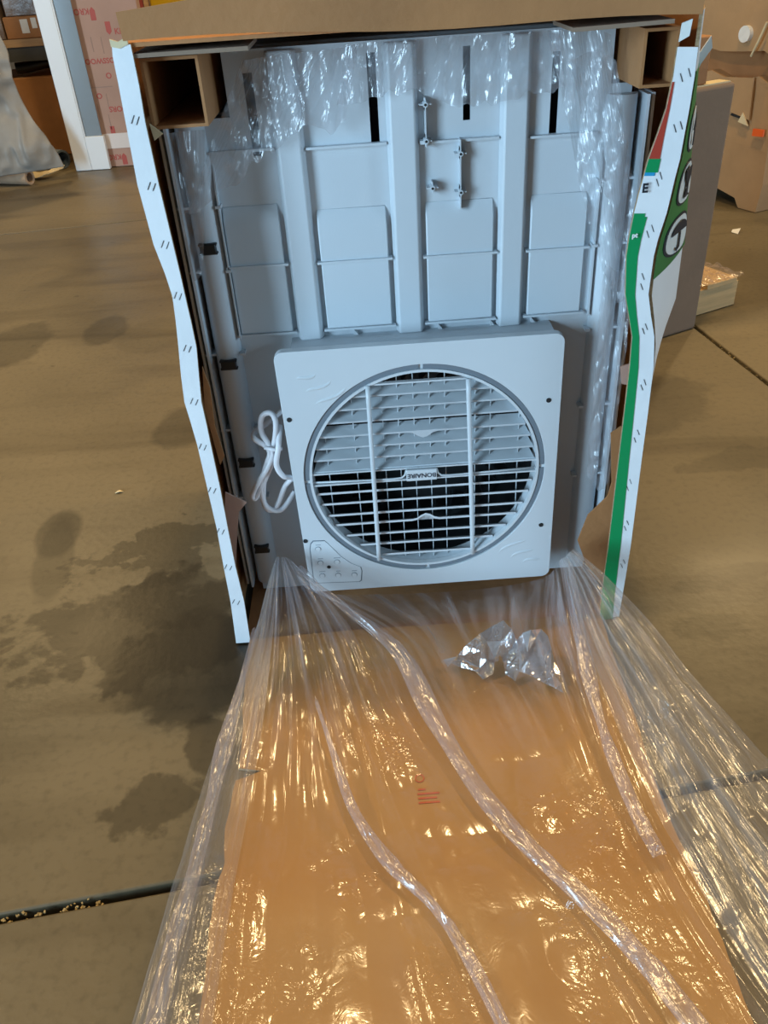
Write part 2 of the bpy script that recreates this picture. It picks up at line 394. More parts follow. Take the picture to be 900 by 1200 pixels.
# high bay lamps hanging from the ceiling
def lathe(bm, prof, seg=24, c=(0, 0, 0)):
    rings = []
    for r, z in prof: rings.append([bm.verts.new((c[0] + r * math.cos(k / seg * math.tau), c[1] + r * math.sin(k / seg * math.tau), c[2] + z)) for k in range(seg)])
    for i in range(len(rings) - 1):
        for k in range(seg): bm.faces.new((rings[i][k], rings[i][(k + 1) % seg], rings[i + 1][(k + 1) % seg], rings[i + 1][k]))
    return rings
LAMPS = [(-3.6, 1.5), (0.7, 1.9), (5.0, 1.5), (-3.2, 8.6), (1.2, 8.2), (5.4, 7.4)]
lamp_shade_mat = mat('lamp_shade_metal', (0.5, 0.5, 0.5), 0.35, metal=0.7)
for i, (a, b_) in enumerate(LAMPS):
    p = wl(a, b_, CEIL)
    side = 'left' if a < -1 else ('right' if a > 3 else 'middle'); row = 'nearer' if b_ < 4 else 'farther'
    r = empty('high_bay_lamp', p, 'metal high bay ceiling lamp, %s lamp of the %s row' % (side, row), 'lamp', 'high bay lamps under the ceiling')
    bm = bmesh.new(); lathe(bm, [(0.05, -0.5), (0.10, -0.52), (0.28, -0.78), (0.285, -0.80), (0.27, -0.785), (0.09, -0.54), (0.04, -0.52)]); obj('lamp_shade', bm, lamp_shade_mat, r, smooth=True)
    bm = bmesh.new(); add_tube(bm, [(0, 0, 0), (0, 0, -0.5)], 0.02); obj('stem', bm, rack_steel, r)
    bm = bmesh.new(); lathe(bm, [(0.001, -0.5), (0.07, -0.52), (0.07, -0.58), (0.001, -0.6)]); obj('lamp_body', bm, rack_steel, r, smooth=True)
    ld = bpy.data.lights.new('lamp_light', 'AREA'); ld.shape = 'DISK'; ld.size = 0.42; ld.energy = LAMP_W; ld.color = LAMP_COL
    lo = bpy.data.objects.new('lamp_light', ld); COL.objects.link(lo); lo.parent = r; lo.location = (0, 0, -0.76)

# ------------------------------------------------------------------ the shipping carton
FY = 1.20                                     # front plane of the carton
carton = empty('cooler_carton', (0.07, FY, 0), 'tall cut-open shipping carton with white stapled edges and front folded down on the floor', 'carton')
def part(o, root=carton):
    o.parent = root; unparent_loc(o, root); return o
def sheet(name, grid, thick_dir, m, parent=None, mats=None, smooth=True):
    """grid[i][j] of points -> closed sheet; thick_dir vector or function(i,j)."""
    ni, nj = len(grid), len(grid[0]); vs = []; fs = []; mi = []
    for i in range(ni):
        for j in range(nj): vs.append(Vector(grid[i][j]))
    for i in range(ni):
        for j in range(nj):
            d = thick_dir(i, j) if callable(thick_dir) else Vector(thick_dir)
            vs.append(Vector(grid[i][j]) + d)
    K = ni * nj; idx = lambda i, j: i * nj + j
    for i in range(ni - 1):
        for j in range(nj - 1):
            fs.append((idx(i, j), idx(i + 1, j), idx(i + 1, j + 1), idx(i, j + 1))); mi.append(0)
            fs.append((K + idx(i, j), K + idx(i, j + 1), K + idx(i + 1, j + 1), K + idx(i + 1, j))); mi.append(1)
    for i in range(ni - 1):
        for j in (0, nj - 1):
            a, b_ = idx(i, j), idx(i + 1, j); fs.append((a, b_, K + b_, K + a)); mi.append(2)
    for j in range(nj - 1):
        for i in (0, ni - 1):
            a, b_ = idx(i, j), idx(i, j + 1); fs.append((a, b_, K + b_, K + a)); mi.append(2)
    ms = mats or [m, m, m]
    o = raw(name, vs, fs, ms, None)
    for p, k in zip(o.data.polygons, mi): p.material_index = k
    bm = bmesh.new(); bm.from_mesh(o.data); bmesh.ops.recalc_face_normals(bm, faces=bm.faces); bm.to_mesh(o.data); bm.free()
    if smooth:
        for p in o.data.polygons: p.use_smooth = True
        try: o.data.set_sharp_from_angle(angle=rad(30))
        except Exception: pass
    return o

# photo rows: outer and inner edge of the left strip
LROWS = [(52, 131, 153), (66, 132, 156), (100, 139, 163), (143, 147, 170), (180, 154, 178), (217, 161, 186), (250, 170, 194), (287, 180, 203), (320, 193, 211), (347, 202, 217), (378, 206, 224), (407, 209, 230), (440, 212, 233),
         (471, 216, 236), (497, 224, 242), (521, 231, 247), (573, 243, 258), (620, 254, 267), (664, 262, 276), (705, 270, 286), (755, 277, 294)]
RROWS = [  # row, cut edge, print boundary, right edge of stapled strip
    (55, 794, 796, 818), (90, 789, 791, 814), (128, 781, 784.5, 808), (160, 770, 778, 802), (187, 760, 773, 797), (205, 755, 769, 792), (230, 748, 764, 786), (250, 743, 759, 781), (280, 737, 751, 771), (300, 734, 747, 766),
    (345, 733, 744, 760), (370, 737, 746, 763), (395, 741, 749, 767), (430, 738, 748, 766), (485, 731.5, 742.5, 759), (540, 725, 737, 752), (590, 719, 732, 745.5), (640, 713, 727, 739), (690, 706, 721, 731), (732, 702, 717, 724)]
wobl = lambda z: 0.0008 * math.sin(z * 23)
def stripgrid(rows, cl, cr, ncol=4):
    gr = []
    for r in rows:
        y, a, b_ = r[0], r[cl], r[cr]
        row = []
        for k in range(ncol):
            t = k / (ncol - 1); p = ony(a + (b_ - a) * t, y, FY)
            row.append(p + Vector((0, wobl(p.z) * (0.4 + t * .6), 0)))
        gr.append(row)
    gr[-1] = [Vector((p.x, p.y, max(p.z, 0.004))) for p in gr[-1]]
    return gr
lg = stripgrid(LROWS, 1, 2)
rg = stripgrid(RROWS, 1, 3, 5)
lstrip = part(sheet('edge_strip', lg, (0, 0.005, 0), white_print, mats=[white_print, kraft, kraft_edge])); lstrip['label'] = 'white stapled front edge strip'
rstrip = part(sheet('edge_strip', rg, (0, 0.005, 0), white_print, mats=[white_print, kraft, kraft_edge])); rstrip['label'] = 'white and green printed front edge strip with staples'
def strip_tab(gr, col): return sorted([(r[col].z, r[col].x) for r in gr])
L_IN, L_OUT = strip_tab(lg, 3), strip_tab(lg, 0)
R_IN, R_OUT = strip_tab(rg, 0), strip_tab(rg, 4)
# side walls
ZS = [0.003, 0.05, 0.1, 0.16, 0.22, 0.28, 0.34, 0.4, 0.46, 0.50, 0.54, 0.58, 0.62, 0.66, 0.70, 0.75, 0.80, 0.85, 0.90, 0.95, 1.0, 1.035]
YS = [0.0065, 0.015, 0.03, 0.045, 0.06, 0.075, 0.09, 0.11, 0.14, 0.18, 0.24, 0.32, 0.42, 0.58]
BUL = [(0, 0.446), (0.3, 0.462), (0.46, 0.472), (0.50, 0.478), (0.55, 0.492), (0.62, 0.510), (0.69, 0.510), (0.83, 0.499), (0.98, 0.487), (1.05, 0.485)]
def S_right(dy, z):
    x0 = interp(R_OUT, z); xb = interp(BUL, z)
    if dy <= 0.1: t = dy / 0.1; x = x0 + (xb - x0) * (1.25 * t - 0.25 * t * t)
    else: t = (dy - 0.1) / 0.48; x = xb + (0.452 - xb) * (t * t * (3 - 2 * t)) + 0.012 * math.sin(min(t * 5, math.pi))
    return Vector((x, FY + dy, z))
def S_left(dy, z):
    x0 = interp(L_OUT, z); return Vector((x0 + (-0.312 - x0) * min(1, dy / 0.09), FY + dy, z))
o = part(sheet('side_panel', [[S_right(d, z) for d in YS] for z in ZS], (-0.005, 0, 0), white_print, mats=[white_print, kraft, kraft_edge])); rside = o
rside['label'] = 'bulging white and green printed right side panel'
part(sheet('side_panel', [[S_left(d, z) for d in YS] for z in ZS], (0.005, 0, 0), white_print, mats=[white_print, kraft, kraft_edge]))
part(box('back_panel', (-0.311, 1.781, 0.003), (0.452, 1.786, 1.035), kraft))
part(box('bottom_panel', (-0.292, FY + 0.01, 0.001), (0.43, 1.778, 0.006), kraft))
part(box('top_panel', (-0.295, FY + 0.004, 1.038), (0.447, 1.786, 1.043), kraft))
# upright front flap of the lid
fg = []
for k in range(15):
    t = k / 14; x = -0.286 + t * 0.733
    zb = 1.046 - 0.016 * t + 0.003 * math.sin(t * 9); zt = 1.0775 + 0.085 * (x + 0.286)
    fg.append([Vector((x, FY - 0.004 - 0.008 * q, zb + (zt - zb) * q)) for q in (0, .33, .66, 1)])
part(sheet('lid_flap', fg, (0, 0.005, 0), kraft, mats=[kraft, kraft, kraft_edge]))
bm = bmesh.new(); add_box(bm, (0, 0, 0), (0.148, 0.125, 0.005)); o = part(obj('inner_flap', bm, [kraft_grey], None)); o.location = (-0.206, FY + 0.066, 1.028)
bm = bmesh.new(); add_box(bm, (0, 0, 0), (0.13, 0.125, 0.005)); o = part(obj('inner_flap', bm, [kraft_grey], None)); o.location = (0.35, FY + 0.066, 1.024); o.rotation_euler.y = rad(-1)
# hollow cardboard corner posts under the lid
def tube_post(x0, x1, z0, z1, yy0, yy1):
    t = 0.004
    return part(prism('corner_post', [(x0, z0), (x1, z0), (x1, z1), (x0, z1)], [[(x0 + t, z0 + t), (x1 - t, z0 + t), (x1 - t, z1 - t), (x0 + t, z1 - t)]], yy0, yy1, kraft))
tube_post(-0.280, -0.203, 0.936, 1.022, FY + 0.035, FY + 0.50)
tube_post(0.388, 0.436, 0.945, 1.016, FY + 0.035, FY + 0.50)
# torn inner liner scraps
def poly_px(name, pts, y, m, root, th=0.003):
    P_ = [ony(a, b_, y) for a, b_ in pts]
    return part(prism(name, [(p.x, p.z) for p in P_], [], y, y + th, m), root)
poly_px('liner_scrap', [(264, 577), (289, 589), (280, 600), (277, 640), (276, 690), (268, 690), (262, 640)], 1.232, kraft_pink, carton)
poly_px('liner_scrap', [(677, 634), (689, 604), (712, 582), (717, 566), (716, 508), (728, 500), (733, 530), (722, 640), (708, 690), (690, 670)], 1.235, kraft, carton)
poly_px('liner_scrap', [(727, 430), (741, 426), (741, 452), (729, 450)], 1.212, kraft_pink, carton)
poly_px('liner_scrap', [(175, 145), (191, 157), (181, 165)], 1.225, cream, carton)
poly_px('liner_scrap', [(237, 430), (246, 455), (252, 500), (263, 535), (258, 545), (240, 480)], 1.226, kraft, carton)
# torn paper skin at the strip tops
poly_px('torn_paper', [(128, 46), (138, 49), (148, 43), (150, 52), (140, 57), (130, 55)], 1.198, cream, carton)
poly_px('torn_paper', [(800, 27), (812, 22), (808, 42), (796, 49)], 1.196, icon_white, carton)
poly_px('torn_paper', [(820, 62), (834, 42), (835, 56), (822, 74), (816, 86)], 1.30, icon_white, carton)
# staples
bm = bmesh.new(); add_box(bm, (0, 0, 0), (0.0009, 0.0009, 0.0112)); stm = None
def staple(px, py, ang, par, y=FY - 0.0003):
    global stm, bm
    if stm is None: o = obj('staple', bm, steel, par); stm = o.data
    else: o = bpy.data.objects.new('staple', stm); COL.objects.link(o); o.parent = par
    p = ony(px, py, y); p.y += wobl(p.z) * 0.6; o.location = p; o.rotation_euler.y = ang
for (x, y) in [(158, 140), (177, 218), (193, 286), (208, 346), (219, 408), (227, 470), (237, 523), (248, 574), (258, 622), (267, 664), (276, 705)]:
    staple(x - 2.5, y, rad(30), lstrip); staple(x + 3.5, y + 1.5, rad(30), lstrip)
for k, (a, b_) in enumerate([((798.5, 91), (808, 85)), ((791, 150.5), (798.5, 147)), ((770.5, 214), (774.5, 206)), ((759, 274.5), (764.7, 267.5)), ((752, 336), (753.5, 324)), ((754, 388), (757.5, 383)), ((752, 454), (755.7, 448)),
               ((744, 515.7), (748, 506.7)), ((735.5, 572.5), (739, 564.5)), ((732.5, 619), (735.5, 612.5)), ((728.5, 663), (731.5, 658))]):
    staple(*a, rad(-24), rstrip); staple(*b_, rad(-24), rstrip)
# print on the right strip
def print_patch(y0, y1, m, top_r=0.0, full=None):
    rows = [r[0] for r in RROWS if y0 < r[0] < y1]; rows = [y0] + rows + [y1]; gr = []
    ys = [r[0] for r in RROWS]
    for y in rows:
        a = np.interp(y, ys, [r[1] for r in RROWS]); b_ = np.interp(y, ys, [r[2] for r in RROWS])
        if full: b_ = b_ + full
        row = []
        for k in range(3):
            t = k / 2; px = a + (b_ - a) * t
            p = ony(px, y, FY); p.y += wobl(p.z) * (0.4 + 0.6 * min(1, t * 0.4)) - 0.0012; row.append(p)
        gr.append(row)
    o = sheet('print_patch', gr, (0, 0.0008, 0), m); o.parent = rstrip; return o
print_patch(96, 186, red_print); print_patch(186, 202, green_print, full=1); print_patch(202, 206, blue_print, full=-2)
print_patch(250, 254, green_print, full=-3); print_patch(254, 729, green_print)
def put_text(body, size, loc, m, parent, roty=0.0, rotz=0.0, sx=1.0, bold=0.0, root=None, name='lettering'):
    me = text_mesh(body, size, bold=bold); o = link(name, me, m, parent)
    o.rotation_euler = (rad(90), roty, rotz); o.location = loc; o.scale.x = sx
    o.rotation_mode = 'XYZ'
    if root is not None: unparent_loc(o, root)
    return o
p = ony(756, 221, FY - 0.005); put_text('E', 0.017, p, ink, rstrip, bold=0.0006)
p = ony(744, 276, FY - 0.006); put_text('pt', 0.0095, p, icon_white, rstrip, bold=0.0004)
# green band with handling marks on the bulging side
def side_patch(name, outline, m, off, parent=rside):
    """outline of (dy, z) mapped on the side wall"""
    bm = bmesh.new(); vs = []
    for d, z in outline:
        q = S_right(d, z); q += Vector((0.75, -0.66, 0)) * off; vs.append(bm.verts.new(q))
    f = bm.faces.new(vs); bmesh.ops.triangulate(bm, faces=[f])
    r = bmesh.ops.extrude_face_region(bm, geom=bm.faces[:])
    for v in r['geom']:
        if isinstance(v, bmesh.types.BMVert): v.co -= Vector((0.75, -0.66, 0)) * 0.0009
    return obj(name, bm, m, parent)
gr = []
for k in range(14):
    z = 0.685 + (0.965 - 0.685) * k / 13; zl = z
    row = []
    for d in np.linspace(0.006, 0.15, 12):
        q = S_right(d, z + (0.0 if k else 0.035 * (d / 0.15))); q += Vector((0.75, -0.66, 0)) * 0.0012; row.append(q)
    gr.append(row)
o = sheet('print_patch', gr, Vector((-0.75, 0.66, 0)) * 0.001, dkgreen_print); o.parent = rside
def ell(cy, cz, a, b_, n=28, p=2.6):
    out = []
    for k in range(n):
        t = math.tau * k / n; c_, s_ = math.cos(t), math.sin(t)
        out.append((cy + a * math.copysign(abs(c_) ** (2 / p), c_), cz + b_ * math.copysign(abs(s_) ** (2 / p), s_)))
    return out
def icon_base(cy, cz, a=0.040, b_=0.031):
    side_patch('icon_border', ell(cy, cz, a, b_), ink, 0.0022); side_patch('icon_field', ell(cy, cz, a * 0.88, b_ * 0.88), icon_white, 0.0030)
icon_base(0.057, 0.737)
side_patch('umbrella_mark', [(0.030 + 0.054 * (0.5 - 0.5 * math.cos(math.pi * k / 12)), 0.741 + 0.017 * math.sin(math.pi * k / 12)) for k in range(13)], ink, 0.0058)
side_patch('umbrella_mark', [(0.055, 0.741), (0.060, 0.741), (0.060, 0.718), (0.050, 0.713), (0.046, 0.719), (0.049, 0.720), (0.052, 0.717), (0.055, 0.720)], ink, 0.0058)
icon_base(0.060, 0.812)
side_patch('glass_mark', [(0.038, 0.833), (0.078, 0.833), (0.074, 0.820), (0.062, 0.811), (0.062, 0.797), (0.073, 0.793), (0.043, 0.793), (0.054, 0.797), (0.054, 0.811), (0.042, 0.820)], ink, 0.0058)
icon_base(0.062, 0.886)
side_patch('arrow_mark', [(0.045, 0.866), (0.045, 0.888), (0.035, 0.888), (0.052, 0.908), (0.066, 0.888), (0.057, 0.888), (0.057, 0.866)], ink, 0.0058)

# front panel folded down onto the floor
def flap_z(x, y):
    return 0.006 + 0.010 * math.exp(-((y - 1.17) / 0.05) ** 2) + 0.009 * math.exp(-((y - 0.64) / 0.07) ** 2) + 0.004 * math.exp(-((y - 0.9) / .09) ** 2) * (1 + math.sin(x * 9)) + 0.0015 * math.sin(x * 13 + y * 17)
gr = []
NY = 130
for j in range(NY + 1):
    y = 1.205 - (1.205 - 0.17) * j / NY
    xl = -0.283 + 0.010 * math.exp(-((y - 0.93) / 0.10) ** 2) + 0.006 * math.exp(-((y - 0.72) / 0.03) ** 2) + 0.055 * max(0, 1 - abs(y - 0.884) / 0.009) + 0.002 * noise.noise((y * 30, 0, 0))
    xr = 0.412 - 0.010 * math.exp(-((y - 0.8) / 0.15) ** 2) + 0.002 * noise.noise((y * 30, 5, 0))
    gr.append([Vector((xl + (xr - xl) * t, y, 0)) for t in np.linspace(0, 1, 40)])
    for p in gr[-1]: p.z = flap_z(p.x, p.y)
flap = part(sheet('front_panel', gr, (0, 0, -0.0045), kraft_flap, mats=[kraft_flap, white_print, kraft_edge])); flap['label'] = 'orange brown front panel lying on the floor under clear film'
# small red stamp on the flap
sc = onz(492, 915, 0.012)
def flat_ring(name, cx, cy, r0, r1, m, par, n=24):
    vs = []; fs = []
    for k in range(n):
        a = k / n * math.tau
        for r in (r0, r1): vs.append((cx + r * math.cos(a), cy + r * math.sin(a), flap_z(cx, cy) + 0.0012))
    for k in range(n): a = 2 * k; b_ = 2 * ((k + 1) % n); fs.append((a, a + 1, b_ + 1, b_))
    return raw(name, vs, fs, m, par)
stamp_ink = mat('stamp_ink', (0.50, 0.10, 0.03), 0.7)
flat_ring('stamp_ring', sc.x, sc.y + 0.005, 0.006, 0.0078, stamp_ink, flap)
for k, (dx, dy, wd) in enumerate([(0.002, -0.016, 0.012), (0.012, -0.024, 0.035), (0.010, -0.032, 0.030), (0.012, -0.040, 0.034)]):
    box('stamp_line', (sc.x + dx - wd / 2, sc.y + dy - 0.0015, flap_z(sc.x, sc.y + dy) + 0.0008), (sc.x + dx + wd / 2, sc.y + dy + 0.0015, flap_z(sc.x, sc.y + dy) + 0.0014), stamp_ink, flap)

# ------------------------------------------------------------------ evaporative window cooler, upside down in the carton
CY = 1.345
cooler = empty('window_air_cooler', (0.07, 1.45, 0.006), 'pale grey plastic window cooler with round louvred grille, upside down in the carton', 'cooler')
cp = lambda o: part(o, cooler)
CXL, CXR = -0.286, 0.432
slots = [(-0.161, -0.147, 0.872, 0.985), (0.020, 0.033, 0.878, 1.0), (0.160, 0.171, 0.902, 1.0), (0.291, 0.303, 0.875, 0.985)]
DX0, DX1, DZ0, DZ1 = -0.132, 0.288, 0.095, 0.574
rect = lambda a, b_, c_, d: [(a, c_), (b_, c_), (b_, d), (a, d)]
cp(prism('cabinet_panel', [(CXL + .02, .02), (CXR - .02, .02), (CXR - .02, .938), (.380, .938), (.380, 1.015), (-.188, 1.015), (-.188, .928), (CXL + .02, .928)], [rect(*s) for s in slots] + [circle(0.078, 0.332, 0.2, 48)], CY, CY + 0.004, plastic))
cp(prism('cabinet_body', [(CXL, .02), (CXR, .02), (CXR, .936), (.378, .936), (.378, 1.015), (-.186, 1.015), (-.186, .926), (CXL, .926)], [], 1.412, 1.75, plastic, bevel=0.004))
cp(box('slot_shade_sheet', (CXL + .03, 1.395, 0.03), (CXR - .03, 1.41, 0.92), hollow_shade))  # dark sheets behind the slots, coloured as the shade inside them
cp(box('slot_shade_sheet', (-.18, 1.395, 0.9205), (.37, 1.41, 1.01), hollow_shade))
cols = [(-0.228, -0.127), (-0.080, 0.043), (0.093, 0.214), (0.261, 0.364)]
for a, b_ in [(-0.127, -0.080), (0.043, 0.093), (0.214, 0.261)]:
    bm = bmesh.new(); c_ = (a + b_) / 2; h = (b_ - a) / 2
    # trapezoid section band
    vs = [bm.verts.new((x, y, z)) for z in (0.576, 1.012) for x, y in ((c_ - h, CY), (c_ - h + 0.006, CY - 0.017), (c_ + h - 0.006, CY - 0.017), (c_ + h, CY))]
    for q in ((0, 1, 2, 3), (7, 6, 5, 4), (0, 4, 5, 1), (1, 5, 6, 2), (2, 6, 7, 3), (3, 7, 4, 0)): bm.faces.new([vs[k] for k in q])
    cp(obj('raised_band', bm, plastic, None, bevel=0.003))
for i, (a, b_) in enumerate(cols):
    bm = bmesh.new(); zt = 0.776 if i else 0.790
    vs = [bm.verts.new((x, y, z)) for x in (a + 0.006, b_ - 0.006) for y, z in ((CY, 0.592), (CY - 0.011, 0.592), (CY - 0.011, zt - 0.014), (CY, zt + 0.012))]
    for q in ((0, 1, 2, 3), (7, 6, 5, 4), (0, 4, 5, 1), (1, 5, 6, 2), (2, 6, 7, 3), (3, 7, 4, 0)): bm.faces.new([vs[k] for k in q])
    cp(obj('shallow_panel', bm, plastic, None, bevel=0.002))
    for z, pr in ((0.882 - 0.003 * i, 0.010), (0.708 - 0.002 * i, 0.016), (0.590, 0.014)):
        cp(box('cross_rib', (a, CY - pr, z - 0.0018), (b_, CY, z + 0.0018), plastic))
for x, z in ((0.102, 0.930), (0.102, 0.880), (0.110, 0.812), (0.154, 0.859), (0.154, 0.803)):
    bm = bmesh.new(); add_tube(bm, [(x, CY, z), (x, CY - 0.022, z)], 0.0038, 12)
    for k in range(4): add_box(bm, (x, CY - 0.010, z), (0.018, 0.018, 0.0016), Matrix.Rotation(rad(45 * k), 4, 'Y') if k % 2 == 0 else Matrix.Rotation(rad(45 * k), 4, 'Y')) if k in (0, 2) else None
    b_ = cp(obj('screw_boss', bm, plastic, None)); bm = bmesh.new(); add_tube(bm, [(x, CY - 0.0222, z), (x, CY - 0.0228, z)], 0.0019, 10); obj('boss_hole', bm, hollow_shade, b_)
cp(box('boss_rib', (0.1012, CY - 0.020, 0.880), (0.1028, CY, 0.930), plastic)); cp(box('boss_rib', (0.1532, CY - 0.018, 0.776), (0.1548, CY, 0.879), plastic))
# corner columns with rails
for side, xc in ((-1, -0.2505), (1, 0.3985)):
    bm = bmesh.new(); n = 12; ring = []
    r_ = 0.023
    for z in (0.05, 0.925):
        ring.append([bm.verts.new((xc + r_ * math.cos(math.pi * k / n), CY + 0.002 - 0.024 * math.sin(math.pi * k / n), z)) for k in range(n + 1)])
    for k in range(n): bm.faces.new((ring[0][k], ring[0][k + 1], ring[1][k + 1], ring[1][k]))
    bm.faces.new(ring[0]); bm.faces.new(ring[1]); bm.faces.new((ring[0][0], ring[1][0], ring[1][n], ring[0][n]))
    cp(obj('corner_column', bm, plastic, None, bevel=0.001))
    for q, dx in enumerate((0.031, 0.042)):
        x = xc + side * dx
        cp(box('side_rail', (x - 0.0022, CY - 0.030 + 0.012 * q, 0.05), (x + 0.0022, CY + 0.04, 0.925), plastic))
    for z in (0.805, 0.704, 0.559, 0.41, 0.26):
        xa, xb = sorted((xc + side * 0.02, xc + side * 0.045)); cp(box('rail_rib', (xa, CY - 0.012, z - 0.002), (xb, CY + 0.01, z + 0.002), plastic))
        xa, xb = sorted((xc - side * 0.021, xc - side * 0.030)); cp(box('rail_rib', (xa, CY - 0.018, z - 0.002), (xb, CY, z + 0.002), plastic))
    x = xc - side * 0.026
    # raised thin fin beside the column with pointed top
    bm = bmesh.new()
    vs = [bm.verts.new((x + s * 0.0012, y, z)) for s in (-1, 1) for y, z in ((CY, 0.585), (CY - 0.016, 0.585), (CY - 0.016, 0.83), (CY, 0.865))]
    for q in ((0, 1, 2, 3), (7, 6, 5, 4), (0, 4, 5, 1), (1, 5, 6, 2), (2, 6, 7, 3), (3, 7, 4, 0)): bm.faces.new([vs[k] for k in q])
    cp(obj('column_fin', bm, plastic, None))
    if side < 0:
        for z in (0.744, 0.544, 0.345, 0.142):
            bm = bmesh.new()
            add_box(bm, (xc, CY - 0.019, z), (0.026, 0.018, 0.016)); add_box(bm, (xc, CY - 0.022, z + 0.007), (0.030, 0.010, 0.004)); add_box(bm, (xc, CY - 0.022, z - 0.007), (0.030, 0.010, 0.004))
            cp(obj('clip', bm, plastic_black, None, bevel=0.0015))
# duct between cabinet and grille
cp(prism('grille_duct', rect(DX0 - .006, DX1 + .02, DZ0 - .004, DZ1 + .002), [rect(DX0 + .002, DX1 + .008, DZ0 + .004, DZ1 - .006)], 1.272, CY + 0.001, plastic))
for k, x in enumerate((-0.105, -0.03, 0.05, 0.115, 0.205, 0.275)):
    bm = bmesh.new(); vs = [bm.verts.new(v) for v in ((x, CY, 0.577), (x + 0.008, CY, 0.577), (x, CY, 0.587), (x, CY - 0.010, 0.577), (x + 0.008, CY - 0.010, 0.577), (x, CY - 0.010, 0.587))]
    for q in ((0, 1, 2), (5, 4, 3), (0, 3, 4, 1), (1, 4, 5, 2), (2, 5, 3, 0)): bm.faces.new([vs[i] for i in q])
    cp(obj('latch', bm, plastic, None))
    bm = bmesh.new(); add_tube(bm, [(x + 0.035, CY - 0.0005, 0.586), (x + 0.035, CY - 0.0018, 0.586)], 0.0026, 10); cp(obj('screw_hole', bm, hollow_shade, None))

# square grille plate with round opening
GY = 1.256; GX, GZ, GR = 0.078, 0.332, 0.2185
plate_out = rrect(-0.160, 0.075, 0.318, 0.588, 0.016)
plate_out = [(x + (z - 0.33) * (-0.016 if x < 0.08 else -0.004), z) for x, z in plate_out]
plate = cp(prism('grille_frame', plate_out, [circle(GX, GZ, GR, 96)], GY, GY + 0.016, plastic_face, bevel=0.004))
plate['label'] = 'white square grille frame with rounded corners'
for a0 in range(4):
    s = rad(90 * a0 + 1.0); e = rad(90 * a0 + 89.0)
    arc = [(GX + 0.2175 * math.cos(s + (e - s) * k / 24), GZ + 0.2175 * math.sin(s + (e - s) * k / 24)) for k in range(25)] + [(GX + 0.2085 * math.cos(e - (e - s) * k / 24), GZ + 0.2085 * math.sin(e - (e - s) * k / 24)) for k in range(25)]
    cp(prism('ring_segment', arc, [], GY + 0.003, GY + 0.012, plastic_ring))
cp(prism('grille_rim', circle(GX, GZ, 0.2182, 96), [circle(GX, GZ, 0.2045, 96)], GY + 0.0055, GY + 0.014, plastic_face))
cp(prism('grille_lip', circle(GX, GZ, 0.2082, 96), [circle(GX, GZ, 0.2035, 96)], GY + 0.001, GY + 0.012, plastic_face))
bm = bmesh.new(); n = 64; R_ = [[bm.verts.new((GX + r * math.cos(k / n * math.tau), y, GZ + r * math.sin(k / n * math.tau))) for k in range(n)] for r, y in ((0.2045, GY + 0.013), (0.2035, GY + 0.024), (0.202, GY + 0.034))]
for a in range(2):
    for k in range(n): bm.faces.new((R_[a][k], R_[a][(k + 1) % n], R_[a + 1][(k + 1) % n], R_[a + 1][k]))
cp(obj('grille_barrel', bm, plastic_louver, None, smooth=True))
bm = bmesh.new(); R_ = [[bm.verts.new((GX + r * math.cos(k / n * math.tau), y, GZ + r * math.sin(k / n * math.tau))) for k in range(n)] for r, y in ((0.207, GY + 0.034), (0.199, 1.344), (0.198, 1.392))]
for a in range(2):
    for k in range(n): bm.faces.new((R_[a][k], R_[a][(k + 1) % n], R_[a + 1][(k + 1) % n], R_[a + 1][k]))
cp(obj('duct_shade_tube', bm, plastic_black, None, smooth=True))  # black tube whose colour stands in for shade inside the duct
# blower wheel barely seen in the dark
blm = None
for k in range(26):
    a = k / 26 * math.tau
    if blm is None:
        bm = bmesh.new(); add_box(bm, (0, 0, 0), (0.045, 0.03, 0.002)); o = obj('blower_blade', bm, plastic_black, None); blm = o.data
    else: o = bpy.data.objects.new('blower_blade', blm); COL.objects.link(o)
    o.location = (GX + 0.155 * math.cos(a), 1.372, GZ + 0.155 * math.sin(a)); o.rotation_euler.y = -a + 0.6; cp(o)
chord = lambda z, r=0.2045: math.sqrt(max(0.0, r * r - (z - GZ) ** 2))
def blade(z, yf, yb, dz, th, tabdir=0):
    hf = chord(z) - 0.004; hb = hf - 0.006
    bm = bmesh.new(); n = 40; rows = []
    for k in range(n + 1):
        t = -1 + 2 * k / n; x = GX + hf * t; xb = GX + hb * t
        drop = 0.0
        if tabdir: u = abs(x - 0.079) / 0.024; drop = tabdir * 0.012 * (0.5 + 0.5 * math.cos(math.pi * u)) if u < 1 else 0
        rows.append([bm.verts.new(v) for v in ((x, yf, z + drop), (x, yf, z + th + max(drop, 0)), (xb, yb, z + dz + th), (xb, yb, z + dz))])
    for k in range(n):
        for q in range(4): bm.faces.new((rows[k][q], rows[k][(q + 1) % 4], rows[k + 1][(q + 1) % 4], rows[k + 1][q]))
    bm.faces.new(rows[0]); bm.faces.new(rows[-1])
    return cp(obj('louver_blade', bm, plastic_louver if dz > 0 else plastic_face, None))
ups = [ony(494, y, GY + 0.008).z for y in (461, 475.5, 490, 506, 519.5, 533, 546.5)]
for k, z in enumerate(ups): blade(z, GY + 0.008, GY + 0.030, 0.0090, 0.0032, -1 if k == 3 else 0)
los = [ony(498, y, GY + 0.008).z for y in (572, 584.5, 598, 609.5, 622.5, 634.5, 647.5)]
for k, z in enumerate(los):
    blade(z, GY + 0.008, GY + 0.026, -0.011, 0.0044, 1 if k == 3 else 0)
    z2 = z - 0.0125; h = chord(z2) - 0.004; cp(box('rear_bar', (GX - h, GY + 0.030, z2 - 0.0012), (GX + h, GY + 0.033, z2 + 0.0012), plastic_louver))
